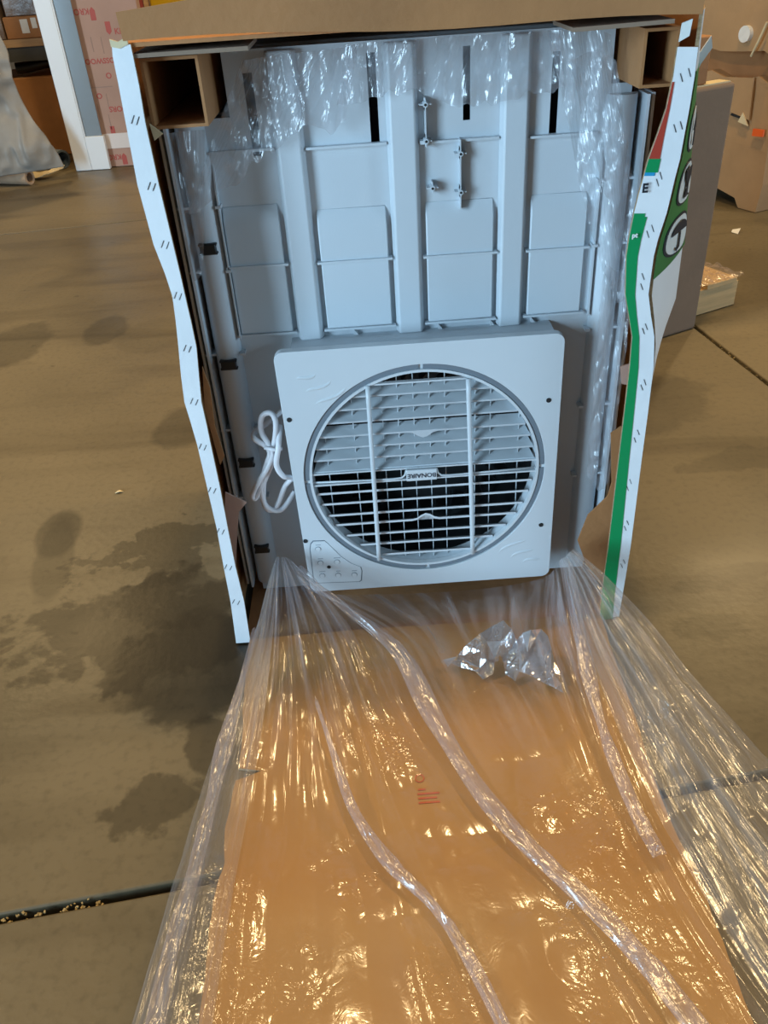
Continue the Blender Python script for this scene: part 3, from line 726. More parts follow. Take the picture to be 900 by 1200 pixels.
for z in (ups[0] + 0.024, 0.346, 0.322, los[-1] - 0.022):
    h = chord(z) - 0.001; cp(box('cross_bar', (GX - h, GY + 0.004, z - 0.0014), (GX + h, GY + 0.012, z + 0.0014), plastic_face))
for x in (-0.095, -0.0435, 0.009, 0.0365, 0.064, 0.092, 0.119, 0.147 + 0.025, 0.199, 0.25):
    h = chord(GZ + (x - GX)) if False else math.sqrt(0.2045 ** 2 - (x - GX) ** 2) - 0.002
    cp(box('grille_wire', (x - 0.0007, GY + 0.0205, GZ - h), (x + 0.0007, GY + 0.0235, GZ + h), plastic_louver))
for xt, xb in ((-0.013, -0.016), (0.157, 0.166)):
    bm = bmesh.new(); hz = 0.186
    pts = [(xt + (xb - xt) * t, GY - 0.001 - 0.004 * math.sin(math.pi * t), GZ + hz - 2 * hz * t) for t in np.linspace(0, 1, 14)]
    add_tube(bm, pts, 0.0042, 10); cp(obj('front_bar', bm, plastic_face, None, smooth=True))
bc = ony(494, 555.5, GY)
badge = cp(box('badge', (bc.x - 0.0275, GY - 0.004, bc.z - 0.0115), (bc.x + 0.0275, GY + 0.008, bc.z + 0.0115), plastic_face, bevel=0.001))
me = text_mesh('BONAIRE', 0.0125, bold=0.0002, extrude=0.0002); me.materials.append(mat('badge_ink', (0.05, 0.06, 0.08), 0.5))
t_ = bpy.data.objects.new('lettering', me); COL.objects.link(t_); t_.parent = badge
t_.matrix_basis = Matrix.Translation((0, -0.0065, 0)) @ Matrix.Rotation(math.pi, 4, 'Y') @ Matrix.Rotation(rad(90), 4, 'X')
for s in (-1, 1):
    bm = bmesh.new()
    pts = [(bc.x + s * 0.0275, GY + 0.002, bc.z + 0.009), (bc.x + s * 0.030, GY + 0.002, bc.z - 0.001), (bc.x + s * 0.036, GY + 0.003, bc.z - 0.007), (bc.x + s * 0.05, GY + 0.004, bc.z - 0.009), (bc.x + s * 0.12, GY + 0.006, bc.z - 0.0085), (GX + s * 0.203, GY + 0.008, bc.z - 0.0075)]
    add_tube(bm, pts, 0.0018, 8); cp(obj('badge_bracket', bm, plastic_face, None, smooth=True))
# screw holes, control pad, relief waves
for px, py in ((339, 492), (643, 469), (634, 615), (358, 634)):
    p = ony(px, py, GY); bm = bmesh.new(); add_tube(bm, [(p.x, GY - 0.0008, p.z), (p.x, GY + 0.004, p.z)], 0.0045, 14); cp(obj('screw_hole', bm, hollow_shade, None))
pad_px = [(366.5, 633.5), (380, 633), (384.5, 636.7), (400, 652), (412, 660), (423.3, 664.4), (424.7, 669), (424, 680), (421.7, 681.7), (370, 683.5), (367.2, 680), (362.8, 643), (363.6, 637)]
padw = [ony(a, b_, GY) for a, b_ in pad_px]; cxp = sum(p.x for p in padw) / len(padw); czp = sum(p.z for p in padw) / len(padw)
pad_rim = cp(prism('pad_groove', [(p.x, p.z) for p in padw], [], GY - 0.0004, GY + 0.002, plastic_ring))
pad = cp(prism('control_pad', [(cxp + (p.x - cxp) * 0.965, czp + (p.z - czp) * 0.965) for p in padw], [], GY - 0.0010, GY + 0.002, mat('pad_plastic', (0.66, 0.71, 0.745), 0.4)))
btn_mat = mat('button_plastic', (0.70, 0.74, 0.77), 0.35)
for k, (bx, by) in enumerate(((295, 300), (320, 445), (495, 435), (340, 580), (508, 575), (678, 570))):
    p = ony(340 + bx / 9, 610 + by / 9, GY - 0.001); bm = bmesh.new(); add_tube(bm, [(p.x, GY - 0.0016, p.z), (p.x, GY - 0.0003, p.z)], 0.0056, 16); bo = obj('button', bm, plastic_ring, pad)
    bm = bmesh.new(); add_tube(bm, [(p.x, GY - 0.0026, p.z), (p.x, GY - 0.0004, p.z)], 0.0048, 16); obj('button_cap', bm, btn_mat, bo)
    q = ony(340 + bx / 9, 610 + (by - 42) / 9, GY - 0.001); wd = (0.010, 0.010, 0.013, 0.012, 0.008, 0.010)[k]
    box('pad_caption', (q.x - wd / 2, GY - 0.0014, q.z - 0.0008), (q.x + wd / 2, GY - 0.0009, q.z + 0.0008), mat('caption_ink', (0.35, 0.39, 0.43), 0.5), pad)
p = ony(385.5, 664, GY); bm = bmesh.new(); add_tube(bm, [(p.x, GY - 0.0018, p.z), (p.x, GY, p.z)], 0.0038, 14); obj('screw_hole', bm, hollow_shade, pad)
for (cx, cz, sg) in ((-0.150, 0.575, 1), (0.318, 0.085, -1)):
    for k in range(3):
        r = 0.05 + 0.028 * k; bm = bmesh.new(); pts = []; rd = []
        for q in range(17):
            a = rad(12 + 66 * q / 16); s_ = r + 0.010 * math.sin(q / 16 * math.tau)
            pts.append((cx + sg * s_ * math.cos(a), GY + 0.0034, cz - sg * s_ * math.sin(a))); rd.append(0.0001 + 0.0048 * math.sin(math.pi * q / 16))
        add_tube(bm, pts, 0.005, 10, radii=rd); cp(obj('wave_relief', bm, plastic_face, None, smooth=True))
# mains cord bundle hanging beside the grille
def spline(pts, n=12):
    P_ = [Vector(p) for p in pts]; out = []
    for i in range(len(P_) - 1):
        p0, p1, p2, p3 = P_[max(i - 1, 0)], P_[i], P_[i + 1], P_[min(i + 2, len(P_) - 1)]
        for k in range(n):
            t = k / n; out.append(0.5 * ((2 * p1) + (-p0 + p2) * t + (2 * p0 - 5 * p1 + 4 * p2 - p3) * t * t + (-p0 + 3 * p1 - 3 * p2 + p3) * t ** 3))
    out.append(P_[-1]); return out
cord_px = [(345, 575, 1.30), (330, 597, 1.285), (312, 593, 1.275), (306, 570, 1.272), (312, 545, 1.272), (321, 520, 1.272), (323, 495, 1.275), (317, 484, 1.278), (307, 488, 1.28), (306, 505, 1.278), (313, 518, 1.272),
           (319, 530, 1.268), (315, 545, 1.266), (303, 565, 1.266), (296, 580, 1.268), (299, 584, 1.27), (306, 572, 1.272), (318, 545, 1.274), (326, 520, 1.28), (328, 500, 1.285), (326, 525, 1.262), (324, 545, 1.262), (332, 558, 1.262), (342, 560, 1.275),
           (334, 570, 1.285), (325, 592, 1.285), (316, 598, 1.28), (309, 588, 1.276), (310, 560, 1.272), (316, 535, 1.268), (313, 524, 1.27), (298, 514, 1.275), (300, 506, 1.29), (318, 492, 1.30), (345, 470, 1.31)]
bm = bmesh.new(); add_tube(bm, spline([ony(a, b_, y) for a, b_, y in cord_px], 10), 0.0050, 8); cord = cp(obj('power_cord', bm, cord_white, None, smooth=True)); cord['label'] = 'white coiled mains cord'
p = ony(321, 525, 1.266); bm = bmesh.new(); add_tube(bm, [p + Vector((-0.016, 0, 0.002)), p + Vector((0, -0.006, 0)), p + Vector((0.014, 0, -0.003))], 0.0035, 8); obj('cord_tie', bm, cord_white, cord, smooth=True)

# ------------------------------------------------------------------ clear plastic bag spilling out of the carton
bag = empty('plastic_bag', (0.07, 1.1, 0.01), 'clear crinkled plastic bag draped out over the folded-down cardboard', 'plastic bag')
def cr(P_, n):
    """Catmull-Rom resample of an array [k, ...] to n samples along axis 0"""
    k = P_.shape[0]; t = np.linspace(0, k - 1, n); i = np.clip(t.astype(int), 0, k - 2); f = (t - i)[(...,) + (None,) * (P_.ndim - 1)]
    g = lambda q: P_[np.clip(q, 0, k - 1)]
    p0, p1, p2, p3 = g(i - 1), g(i), g(i + 1), g(i + 2)
    return 0.5 * (2 * p1 + (p2 - p0) * f + (2 * p0 - 5 * p1 + 4 * p2 - p3) * f ** 2 + (3 * p1 - p0 - 3 * p2 + p3) * f ** 3)
def vnoise(x, y, seed=0):
    """smooth value noise on arrays"""
    rs = np.random.RandomState(seed); T_ = rs.rand(256, 256)
    xi = np.floor(x).astype(int); yi = np.floor(y).astype(int); fx = x - xi; fy = y - yi
    fx = fx * fx * (3 - 2 * fx); fy = fy * fy * (3 - 2 * fy)
    t = lambda a, b_: T_[a % 256, b_ % 256]
    return (t(xi, yi) * (1 - fx) + t(xi + 1, yi) * fx) * (1 - fy) + (t(xi, yi + 1) * (1 - fx) + t(xi + 1, yi + 1) * fx) * fy - 0.5
def grid_mesh(name, G, m, parent, keep=None, flat=False):
    a, b_ = G.shape[:2]; vs = G.reshape(-1, 3)
    I = np.arange(a * b_).reshape(a, b_)
    F_ = np.stack([I[:-1, :-1], I[1:, :-1], I[1:, 1:], I[:-1, 1:]], -1).reshape(-1, 4)
    if keep is not None:
        F_ = F_[keep.reshape(-1)]
        used = np.unique(F_); mp = -np.ones(a * b_, int); mp[used] = np.arange(len(used)); F_ = mp[F_]; vs = vs[used]
    me = bpy.data.meshes.new(name); me.from_pydata(vs.tolist(), [], F_.tolist()); me.update()
    uv = me.uv_layers.new(name='UVMap'); li = np.empty(len(me.loops), int); me.loops.foreach_get('vertex_index', li)
    UV = np.stack([li % b_ / (b_ - 1), li // b_ / (a - 1)], 1); uv.data.foreach_set('uv', UV.ravel().astype(np.float32))
    if not flat: me.polygons.foreach_set('use_smooth', [True] * len(me.polygons))
    return part(link(name, me, m), bag)
GUIDES = [  # fold lines of the sheet: photo point and height above the floor at seven stations
 [(322, 655, .17), (302, 735, .085), (276, 820, .040), (243, 905, .022), (200, 1045, .016), (155, 1195, .016), (128, 1290, .016)],
 [(323, 652, .18), (308, 738, .110), (286, 828, .060), (262, 915, .040), (226, 1050, .034), (188, 1195, .030), (165, 1290, .030)],
 [(325, 650, .185), (318, 740, .115), (305, 835, .062), (288, 925, .036), (262, 1055, .026), (236, 1198, .024), (220, 1290, .02)],
 [(328, 650, .19), (335, 742, .125), (335, 838, .070), (328, 935, .030), (310, 1062, .022), (300, 1202, .020), (295, 1290, .02)],
 [(332, 650, .19), (358, 745, .125), (375, 840, .065), (388, 940, .028), (404, 1068, .022), (416, 1205, .020), (420, 1290, .02)],
 [(336, 651, .185), (385, 742, .115), (418, 838, .055), (456, 940, .026), (512, 1070, .022), (556, 1208, .020), (575, 1290, .02)],
 [(342, 656, .175), (418, 738, .090), (460, 828, .042), (528, 935, .026), (615, 1068, .022), (680, 1208, .020), (710, 1290, .02)],
 [(365, 690, .105), (460, 742, .050), (506, 828, .032), (575, 935, .024), (668, 1065, .022), (750, 1205, .020), (790, 1290, .02)],
 [(450, 694, .055), (505, 745, .036), (550, 828, .034), (615, 935, .024), (705, 1065, .022), (795, 1205, .020), (840, 1290, .02)],
 [(560, 688, .055), (572, 748, .040), (612, 830, .034), (665, 938, .024), (748, 1065, .022), (840, 1205, .020), (890, 1290, .02)],
 [(635, 675, .080), (632, 738, .075), (662, 830, .046), (710, 940, .028), (785, 1065, .024), (878, 1205, .020), (930, 1290, .02)],
 [(655, 655, .160), (668, 735, .115), (702, 830, .066), (750, 940, .038), (822, 1065, .028), (915, 1205, .022), (970, 1290, .02)],
 [(662, 650, .180), (690, 735, .135), (735, 828, .085), (792, 940, .050), (865, 1065, .032), (955, 1205, .024), (1010, 1290, .02)],
 [(666, 646, .195), (708, 732, .145), (765, 825, .095), (835, 938, .055), (918, 1062, .034), (1010, 1200, .024), (1070, 1290, .02)],
 [(669, 643, .20), (728, 728, .145), (795, 820, .095), (880, 930, .050), (975, 1052, .028), (1080, 1190, .02), (1140, 1280, .02)],
 [(673, 640, .20), (750, 722, .130), (828, 812, .070), (920, 912, .025), (1025, 1038, .016), (1145, 1178, .014), (1210, 1270, .014)],
]
W_ = np.array([[list(onz(*q)) for q in g] for g in GUIDES])          # guides x stations x 3
NS, NT = 620, 460
Gd = cr(np.transpose(cr(W_, NS), (1, 0, 2)), NT)                     # stations(NT) x across(NS) x 3
S_, T_ = np.meshgrid(np.linspace(0, len(GUIDES) - 1, NS), np.linspace(0, 1, NT))
# pleats fan out of the two gathered corners and die away
left = np.exp(-((S_ - 3.4) / 2.6) ** 2); right = np.exp(-((S_ - 12.6) / 2.4) ** 2)
amp = (left + right) * np.exp(-T_ * 3.2) * np.clip(T_ * 9, 0, 1)
warp = S_ + 0.35 * vnoise(S_ * 0.9 + 7, T_ * 3, 3) + 0.12 * vnoise(S_ * 3, T_ * 9, 4)
pleat = (np.abs(np.sin(warp * 3.1)) ** 0.7) * 1.0 + 0.5 * np.abs(np.sin(warp * 6.7 + 1))
Z_ = 0.030 * amp * pleat
X_, Y_ = Gd[..., 0], Gd[..., 1]
# long soft ridges where the film buckles, then crumple
ridge = np.zeros_like(Z_)
for s0, s1, wd, h, t0 in ((5.0, 4.6, .16, .010, .22), (6.9, 7.3, .22, .012, .2), (11.2, 10.6, .18, .012, .2), (2.1, 2.3, .22, .010, .1), (13.4, 13.2, .18, .012, .1), (1.0, 1.1, .15, .012, .2), (14.3, 14.4, .2, .010, .2)):
    c_ = s0 + (s1 - s0) * T_ + 0.1 * np.sin(T_ * 9 + s0); ridge += h * np.exp(-((S_ - c_) / wd) ** 2) * np.clip((T_ - t0) * 6, 0, 1)
cr1 = vnoise(X_ * 14 + 3, Y_ * 9, 11); cr2 = vnoise(X_ * 31, Y_ * 24 + 5, 12); cr3 = vnoise(X_ * 70, Y_ * 60, 13)
crease = np.abs(cr1) * 0.012 + np.abs(cr2) * 0.0036
fade = np.clip(T_ * 5, 0.15, 1)
Z_ = Z_ + ridge + crease * fade
base = np.vectorize(flap_z)(X_, Y_) * ((X_ > -0.30) & (X_ < 0.43) & (Y_ < 1.21)) + 0.003
Gd[..., 2] = np.maximum(Gd[..., 2] + Z_ - 0.006, base + 0.4 * (Z_ - Z_.min()))
lower = grid_mesh('draped_sheet', Gd, film, bag); lower['label'] = 'clear film sheet spread over the cardboard'
# upper layer of the bag, spread wider at both sides
def second(i0, i1, off):
    c0_, c1_ = [int(round(q / (len(GUIDES) - 1) * (NS - 1))) for q in (i0, i1)]
    G = Gd[::2, c0_:c1_:2].copy(); uu = np.linspace(0, 1, G.shape[1])[None, :]; tt = np.linspace(0, 1, G.shape[0])[:, None]
    G[..., 2] += (off + 0.012 * np.abs(vnoise(uu * 9 + tt * 2, tt * 3, 71)) + 0.006 * np.abs(vnoise(uu * 25 + tt * 5, tt * 9, 72))) * np.clip(tt * 6, 0, 1) * np.clip(np.minimum(uu, 1 - uu) * 12, 0.1, 1)
    return grid_mesh('second_layer', G, film_two, bag)
second(11.3, 15.0, 0.012); second(0.0, 2.3, 0.010)
# folded-over bands of film, two layers thick
def band(path, wd, h, name='film_fold', m=None, seed=0):
    P_ = cr(np.array([list(onz(*q)) for q in path]), 90); n = 9; G = np.zeros((90, n * 2, 3))
    tn = np.gradient(P_, axis=0); tn /= np.linalg.norm(tn, axis=1)[:, None]; sd = np.stack([tn[:, 1], -tn[:, 0], 0 * tn[:, 0]], 1); sd /= np.linalg.norm(sd, axis=1)[:, None]
    u = np.linspace(0, 1, 90)
    ww = wd * (0.75 + 0.5 * np.array([noise.noise((k * 5.0 + seed, seed, 0)) for k in u])) * np.clip(0.35 + u * 2, 0, 1)
    for j in range(n * 2):
        if j < n: a = -1 + 2 * j / (n - 1); zz = h * (1 - a * a) ** 0.5
        else: a = 1 - 2 * (j - n) / (n - 1); zz = h * 0.25 * (1 - a * a) ** 0.5
        wob = np.array([noise.noise((k * 22.0 + seed * 3, a * 1.5, j // n)) for k in u])
        G[:, j] = P_ + sd * (a * ww / 2)[:, None]; G[:, j, 2] += zz * (1 + 0.8 * wob) + 0.003 * wob + 0.014
    G[..., 2] = np.maximum(G[..., 2], 0.012)
    return grid_mesh(name, G, m or film_fold, bag)
band([(352, 676, .13), (405, 720, .10), (468, 772, .07), (510, 850, .045), (560, 930, .030), (620, 1000, .024), (690, 1065, .022), (760, 1140, .020), (830, 1230, .02)], 0.040, 0.012, seed=1)
band([(372, 830, .065), (392, 890, .045), (415, 955, .030), (455, 1015, .024), (505, 1065, .022), (550, 1130, .020), (600, 1230, .02)], 0.024, 0.012, seed=2)
band([(668, 668, .15), (678, 740, .115), (694, 820, .075), (716, 890, .05), (745, 960, .035), (772, 1010, .028)], 0.030, 0.008, seed=3)
band([(300, 745, .085), (282, 815, .050), (262, 890, .032), (246, 960, .026), (226, 1040, .022), (200, 1130, .02), (180, 1230, .02)], 0.030, 0.008, seed=4)
# stiff glossy crease standing up from the sheet below the grille
def crest(tops, bots, seed):
    n = len(tops); G = np.zeros((n, 4, 3)); rs = np.random.RandomState(seed)
    for k in range(n):
        a = np.array(onz(*tops[k])); b__ = np.array(onz(*bots[k]))
        for j in range(4):
            t = j / 3; G[k, j] = a * (1 - t) + b__ * t
            if 0 < j < 3: G[k, j] += (rs.rand(3) - 0.5) * np.array([0.02, 0.03, 0.02]) + np.array([0, -0.012 * (-1) ** k, 0])
    return grid_mesh('film_crest', G, film_stiff, bag, flat=True)
crest([(528, 778, .03), (545, 757, .05), (563, 742, .065), (578, 733, .075), (590, 727, .085), (600, 738, .08), (606, 752, .06)], [(515, 776, .02), (540, 782, .02), (556, 786, .02), (566, 796, .02), (578, 790, .02), (590, 776, .022), (602, 764, .03)], 3)
crest([(604, 752, .06), (612, 742, .07), (622, 738, .08), (634, 737, .085), (642, 745, .08), (646, 758, .07), (650, 775, .05), (657, 790, .04)], [(590, 776, .03), (592, 790, .025), (604, 798, .022), (618, 790, .022), (630, 796, .022), (640, 802, .022), (650, 806, .022), (660, 812, .022)], 5)
# film still hanging in front of the cabinet
def hang(poly_top, poly_bot, y0, n, mth, seed, amp_=0.012, m=None):
    """sheet between an upper and a lower photo outline, hanging near plane y0"""
    Tt = cr(np.array([list(ony(a, b_, y0)) for a, b_ in poly_top]), n); Bt = cr(np.array([list(ony(a, b_, y0)) for a, b_ in poly_bot]), n)
    v = np.linspace(0, 1, mth)[:, None, None]; G = Tt[None] * (1 - v) + Bt[None] * v
    xx, zz = G[..., 0], G[..., 2]
    d = amp_ * (np.abs(vnoise(xx * 26 + seed, zz * 6, seed)) * 2 + np.abs(vnoise(xx * 55, zz * 18 + 3, seed + 1)) + 0.4 * vnoise(xx * 110, zz * 70, seed + 2))
    G[..., 1] = G[..., 1] - d
    G[..., 2] += (v[..., 0] ** 3) * (0.035 * vnoise(xx * 24, zz * 0 + seed, seed + 5) + 0.016 * vnoise(xx * 80, zz * 0 + seed, seed + 6))
    return grid_mesh('hanging_film', G, m or film_up, bag)
hang([(284, 70), (300, 68), (330, 63), (375, 58), (420, 52)], [(212, 268), (232, 236), (275, 215), (325, 165), (405, 135)], 1.318, 110, 110, 21)
hang([(405, 52), (470, 46), (540, 42), (600, 38), (660, 34)], [(395, 128), (450, 104), (520, 112), (590, 122), (660, 118)], 1.318, 110, 60, 31, 0.010)
hang([(640, 36), (660, 34), (680, 32), (698, 34), (714, 40)], [(704, 330), (712, 345), (722, 360), (738, 345), (750, 320)], 1.300, 110, 160, 41, 0.020)
hang([(704, 300), (714, 310), (722, 315), (735, 310), (745, 300)], [(688, 545), (694, 560), (700, 572), (709, 560), (716, 530)], 1.296, 70, 130, 51, 0.018)
hang([(664, 70), (675, 66), (690, 60), (706, 62), (720, 70)], [(700, 210), (712, 250), (728, 320), (742, 335), (752, 300)], 1.286, 60, 120, 61, 0.016)
hang([(198, 156), (210, 154), (224, 153), (240, 152)], [(225, 330), (230, 340), (235, 338), (240, 330)], 1.312, 30, 110, 71, 0.010)

# ------------------------------------------------------------------ goods in the background, left
BY = 5.80
door = empty('glazed_door', (-1.76, BY, 0), 'white framed glass door standing upright on the floor at far left', 'door')
D0, D1, DH = -1.868, -1.30, 2.03
def dpart(name, lo, hi, m, bevel=0.004): return part(box(name, lo, hi, m, bevel=bevel), door)
dpart('stile', (D0, BY, 0.002), (D0 + 0.105, BY + 0.04, DH), white_paint)
dpart('bottom_rail', (D0 + 0.105, BY, 0.002), (-1.642, BY + 0.04, 0.205), white_paint)
dpart('glass_bead', (D0 + 0.105, BY + 0.004, 0.205), (D0 + 0.112, BY + 0.014, DH - 0.1), white_paint, 0.001)
gp = dpart('glass_pane', (D0 + 0.105, BY + 0.016, 0.205), (-1.652, BY + 0.024, DH - 0.02), glass, 0.0)
dpart('top_rail', (D0 + 0.105, BY, DH - 0.12), (-1.642, BY + 0.04, DH), white_paint)
KY = 5.86
kc = empty('door_carton', (-1.4, KY, 0), 'upright brown door carton with red printed lettering behind the glass door', 'carton')
K0, K1 = -1.70, -1.275
part(box('carton_body', (K0, KY, 0.002), (K1, KY + 0.09, 2.1), kraft_pink, bevel=0.004), kc)
part(box('white_band', (K0 - 0.001, KY - 0.002, 0.115), (K1 + 0.001, KY + 0.001, 0.205), strap_white), kc)
def ktext(body, px, py, size, m, flip=False, bold=0.001):
    p = ony(px, py, KY - 0.001); me = text_mesh(body, size, bold=bold); o = link('lettering', me, m, None)
    mt = Matrix.Translation(p) @ (Matrix.Rotation(math.pi, 4, 'Y') if flip else Matrix.Identity(4)) @ Matrix.Rotation(rad(90), 4, 'X')
    part(o, kc); o.matrix_basis = mt
def kflag(px, py, s=1.0, flip=1):
    p = ony(px, py, KY - 0.0005); w2, h2 = 0.016 * s, 0.035 * s
    part(prism('print_emblem', [(p.x - w2, p.z + h2 * flip), (p.x + w2, p.z + h2 * flip), (p.x + w2, p.z - h2 * 0.5 * flip), (p.x, p.z - h2 * flip), (p.x - w2, p.z - h2 * 0.5 * flip)], [], KY - 0.0012, KY + 0.001, red_ink), kc)
ktext('KRO', 95, 13.5, 0.045, red_ink, True); kflag(108.5, 16, 1, -1)
kflag(127, 33); ktext('KRO', 143, 36.5, 0.045, red_ink)
ktext('KROSSWOOD', 119, 71, 0.042, red_ink, True)
ktext('O', 127.5, 89, 0.045, red_ink); ktext('O', 116.5, 113, 0.045, red_ink); ktext('DOORS', 142, 127, 0.045, red_ink, True)
kflag(132.5, 154, 0.9); ktext('KRO', 134, 184, 0.045, red_ink, True); kflag(146, 186, 1.0, -1)
for px, py, wx, wz in ((120, 53, .004, .09), (108, 52, .004, .08), (119, 102, .14, .004), (126, 118, .004, .08), (107, 97, .004, .05), (129, 143, .004, .09), (116, 131, .004, .09)):
    p = ony(px, py, KY - 0.0005); part(box('print_line', (p.x - wx / 2, KY - 0.0012, p.z - wz / 2), (p.x + wx / 2, KY + 0.001, p.z + wz / 2), grey_ink), kc)
# pallet rack with boxes
RY = 6.35
def rx(px, py, y=RY): return ony(px, py, y)
rack = empty('storage_rack', (-2.5, RY, 0), 'dark steel storage rack with a timber shelf at far left', 'rack')
zsh = rx(25, 46).z
part(box('shelf_board', (-3.6, RY, zsh - 0.045), (-1.74, RY + 0.9, zsh), wood_dark), rack)
for x in (-3.58, -1.77):
    for y in (RY + 0.02, RY + 0.84): part(box('upright', (x - 0.03, y, 0.002), (x + 0.03, y + 0.05, 2.4), rack_steel), rack)
part(box('beam', (-3.55, RY + 0.01, zsh - 0.13), (-1.80, RY + 0.05, zsh - 0.046), rack_steel), rack)
part(box('beam', (-3.55, RY + 0.85, zsh - 0.13), (-1.80, RY + 0.89, zsh - 0.046), rack_steel), rack)
def carton_box(name, lo, hi, m, label, cat='carton', rz=0.0, labels=(), tape=True, seam=True):
    lo = Vector(lo); hi = Vector(hi); c = Vector(((lo.x + hi.x) / 2, (lo.y + hi.y) / 2, lo.z)); s = hi - lo
    r = empty(name, c, label, cat, rz=rz)
    bm = bmesh.new(); add_box(bm, (0, 0, s.z / 2), s); obj('carton_body', bm, m, r, bevel=0.006)
    if tape: bm = bmesh.new(); add_box(bm, (0, 0, s.z + 0.0005), (0.05, s.y * 0.98, 0.002)); obj('tape', bm, kraft_tan, r)
    for (x, z, wx, wz, mm) in labels:
        bm = bmesh.new(); add_box(bm, (x, -s.y / 2 - 0.0008, z), (wx, 0.0016, wz)); obj('sticker', bm, mm, r)
    return r
p = rx(8, 45); q = rx(50, 17)
carton_box('shelf_carton', (rx(7, 44).x, RY + 0.02, zsh + 0.001), (-1.83, RY + 0.5, rx(30, 19).z), kraft, 'small brown carton with paper stickers on the rack shelf', tape=False, labels=[(-0.09, 0.070, 0.05, 0.08, label_white), (-0.025, 0.085, 0.035, 0.06, label_white), (0.03, 0.062, 0.045, 0.040, label_white), (0.03, 0.106, 0.045, 0.035, mat('blue_sticker', (0.35, 0.5, 0.6), 0.5))])
carton_box('wrapped_carton', (rx(7, 44).x + 0.02, RY + 0.04, rx(30, 19).z + 0.001), (-1.84, RY + 0.46, rx(30, 19).z + 0.3), mat('wrapped_brown', (0.22, 0.16, 0.12), 0.3, 0.3, 8, 0.5, 20), 'dark brown film-wrapped carton on top of the stickered shelf carton')
carton_box('shelf_carton', (-2.75, RY + 0.03, zsh + 0.001), (rx(5, 44).x, RY + 0.5, zsh + 0.42), mat('wrapped_brown', (0.22, 0.16, 0.12)), 'dark wrapped carton at the left edge on the rack shelf')
zt = rx(35, 92).z
carton_box('floor_carton', (-2.7, RY + 0.06, 0.002), (-1.88, RY + 0.7, zt), kraft, 'big brown carton with a small green sticker under the rack shelf', labels=[(0.30, zt - 0.07, 0.05, 0.09, mat('green_sticker', (0.22, 0.42, 0.15), 0.5)), (0.305, zt - 0.07, 0.03, 0.06, label_white)])
bm = bmesh.new(); add_tube(bm, spline([rx(22, 92, RY + 0.1) + Vector((0, 0, 0.062)), rx(35, 86, RY + 0.12) + Vector((0, 0, 0.04)), rx(46, 79, RY + 0.14) + Vector((0, 0, 0.02)), rx(60, 72, RY + 0.16)], 6), 0.035, 8)
o = obj('black_strap_bundle', bm, plastic_black, None, smooth=True); tag(o, 'black rolled strap lying on the big carton under the shelf', 'strap')
# grey tarpaulin thrown over a frame, at the left edge
Tg = []
edge = [(-10, 30), (8, 60), (18, 100), (32, 130), (48, 152), (62, 172), (77, 194)]
for k, (px, py) in enumerate(edge):
    p = ony(px, py, 5.55 if k < 6 else 5.60); row = []
    for j in range(10):
        t = j / 9; row.append((p.x - 0.75 * t, p.y - 0.25 * math.sin(t * 2.2), max(0.02, p.z + (0.10 * t if k < 5 else 0.0))))
    Tg.append(row)
Tg = cr(np.transpose(cr(np.array(Tg), 60), (1, 0, 2)), 70)
Tg[..., 1] += 0.10 * vnoise(Tg[..., 0] * 8, Tg[..., 2] * 5, 5) + 0.05 * np.abs(vnoise(Tg[..., 0] * 19, Tg[..., 2] * 11, 6)); Tg[..., 2] = np.maximum(Tg[..., 2], 0.012)
a_, b_ = Tg.shape[:2]; I = np.arange(a_ * b_).reshape(a_, b_)
Fq = np.stack([I[:-1, :-1], I[1:, :-1], I[1:, 1:], I[:-1, 1:]], -1).reshape(-1, 4)
me = bpy.data.meshes.new('tarpaulin'); me.from_pydata(Tg.reshape(-1, 3).tolist(), [], Fq.tolist()); me.update(); me.polygons.foreach_set('use_smooth', [True] * len(me.polygons))
tarp = link('tarpaulin', me, tarp_mat); md = tarp.modifiers.new('thickness', 'SOLIDIFY'); md.thickness = 0.006; tag(tarp, 'grey crumpled tarpaulin sloping down to the floor at left edge', 'tarpaulin')
def hollow_tube(name, p0, p1, r, rin, m, label, cat):
    p0, p1 = Vector(p0), Vector(p1); d = (p1 - p0); L = d.length; bm = bmesh.new(); n = 28
    prof = [(r, 0), (r, L), (rin, L), (rin, 0)]; R_ = [[bm.verts.new((q * math.cos(k / n * math.tau), q * math.sin(k / n * math.tau), z)) for k in range(n)] for q, z in prof]
    for a in range(4):
        for k in range(n): bm.faces.new((R_[a][k], R_[a][(k + 1) % n], R_[(a + 1) % 4][(k + 1) % n], R_[(a + 1) % 4][k]))
    o = obj(name, bm, m, None, smooth=True); o.data.set_sharp_from_angle(angle=rad(40)); o.location = p0; o.rotation_euler = d.to_track_quat('Z', 'Y').to_euler(); return tag(o, label, cat)
e0 = onz(35, 208, 0.044); hollow_tube('cardboard_tube', e0, e0 + Vector((-0.75, 0.30, 0)), 0.043, 0.028, paper_tube, 'brown cardboard tube lying on the floor at the left edge', 'tube')
e1 = onz(64, 188, 0.06); hollow_tube('film_roll', e1 + Vector((0.05, 0.02, 0)), e1 + Vector((-0.25, 0.24, 0)), 0.058, 0.045, blue_roll, 'dark blue roll tucked under the tarpaulin beside the glass door', 'roll')
Pg = cr(np.array([[list(onz(29, 196, 0.03)), list(onz(33, 192, 0.05))], [list(onz(40, 209, 0.01)), list(onz(43, 203, 0.02))], [list(onz(56, 205, 0.02)), list(onz(56, 201, 0.03))], [list(onz(74, 198, 0.015)), list(onz(76, 194, 0.03))]]), 30)
Pq = cr(np.transpose(Pg, (1, 0, 2)), 6); Pq[..., 2] += 0.02 * np.abs(vnoise(Pq[..., 0] * 20, Pq[..., 1] * 20, 9))
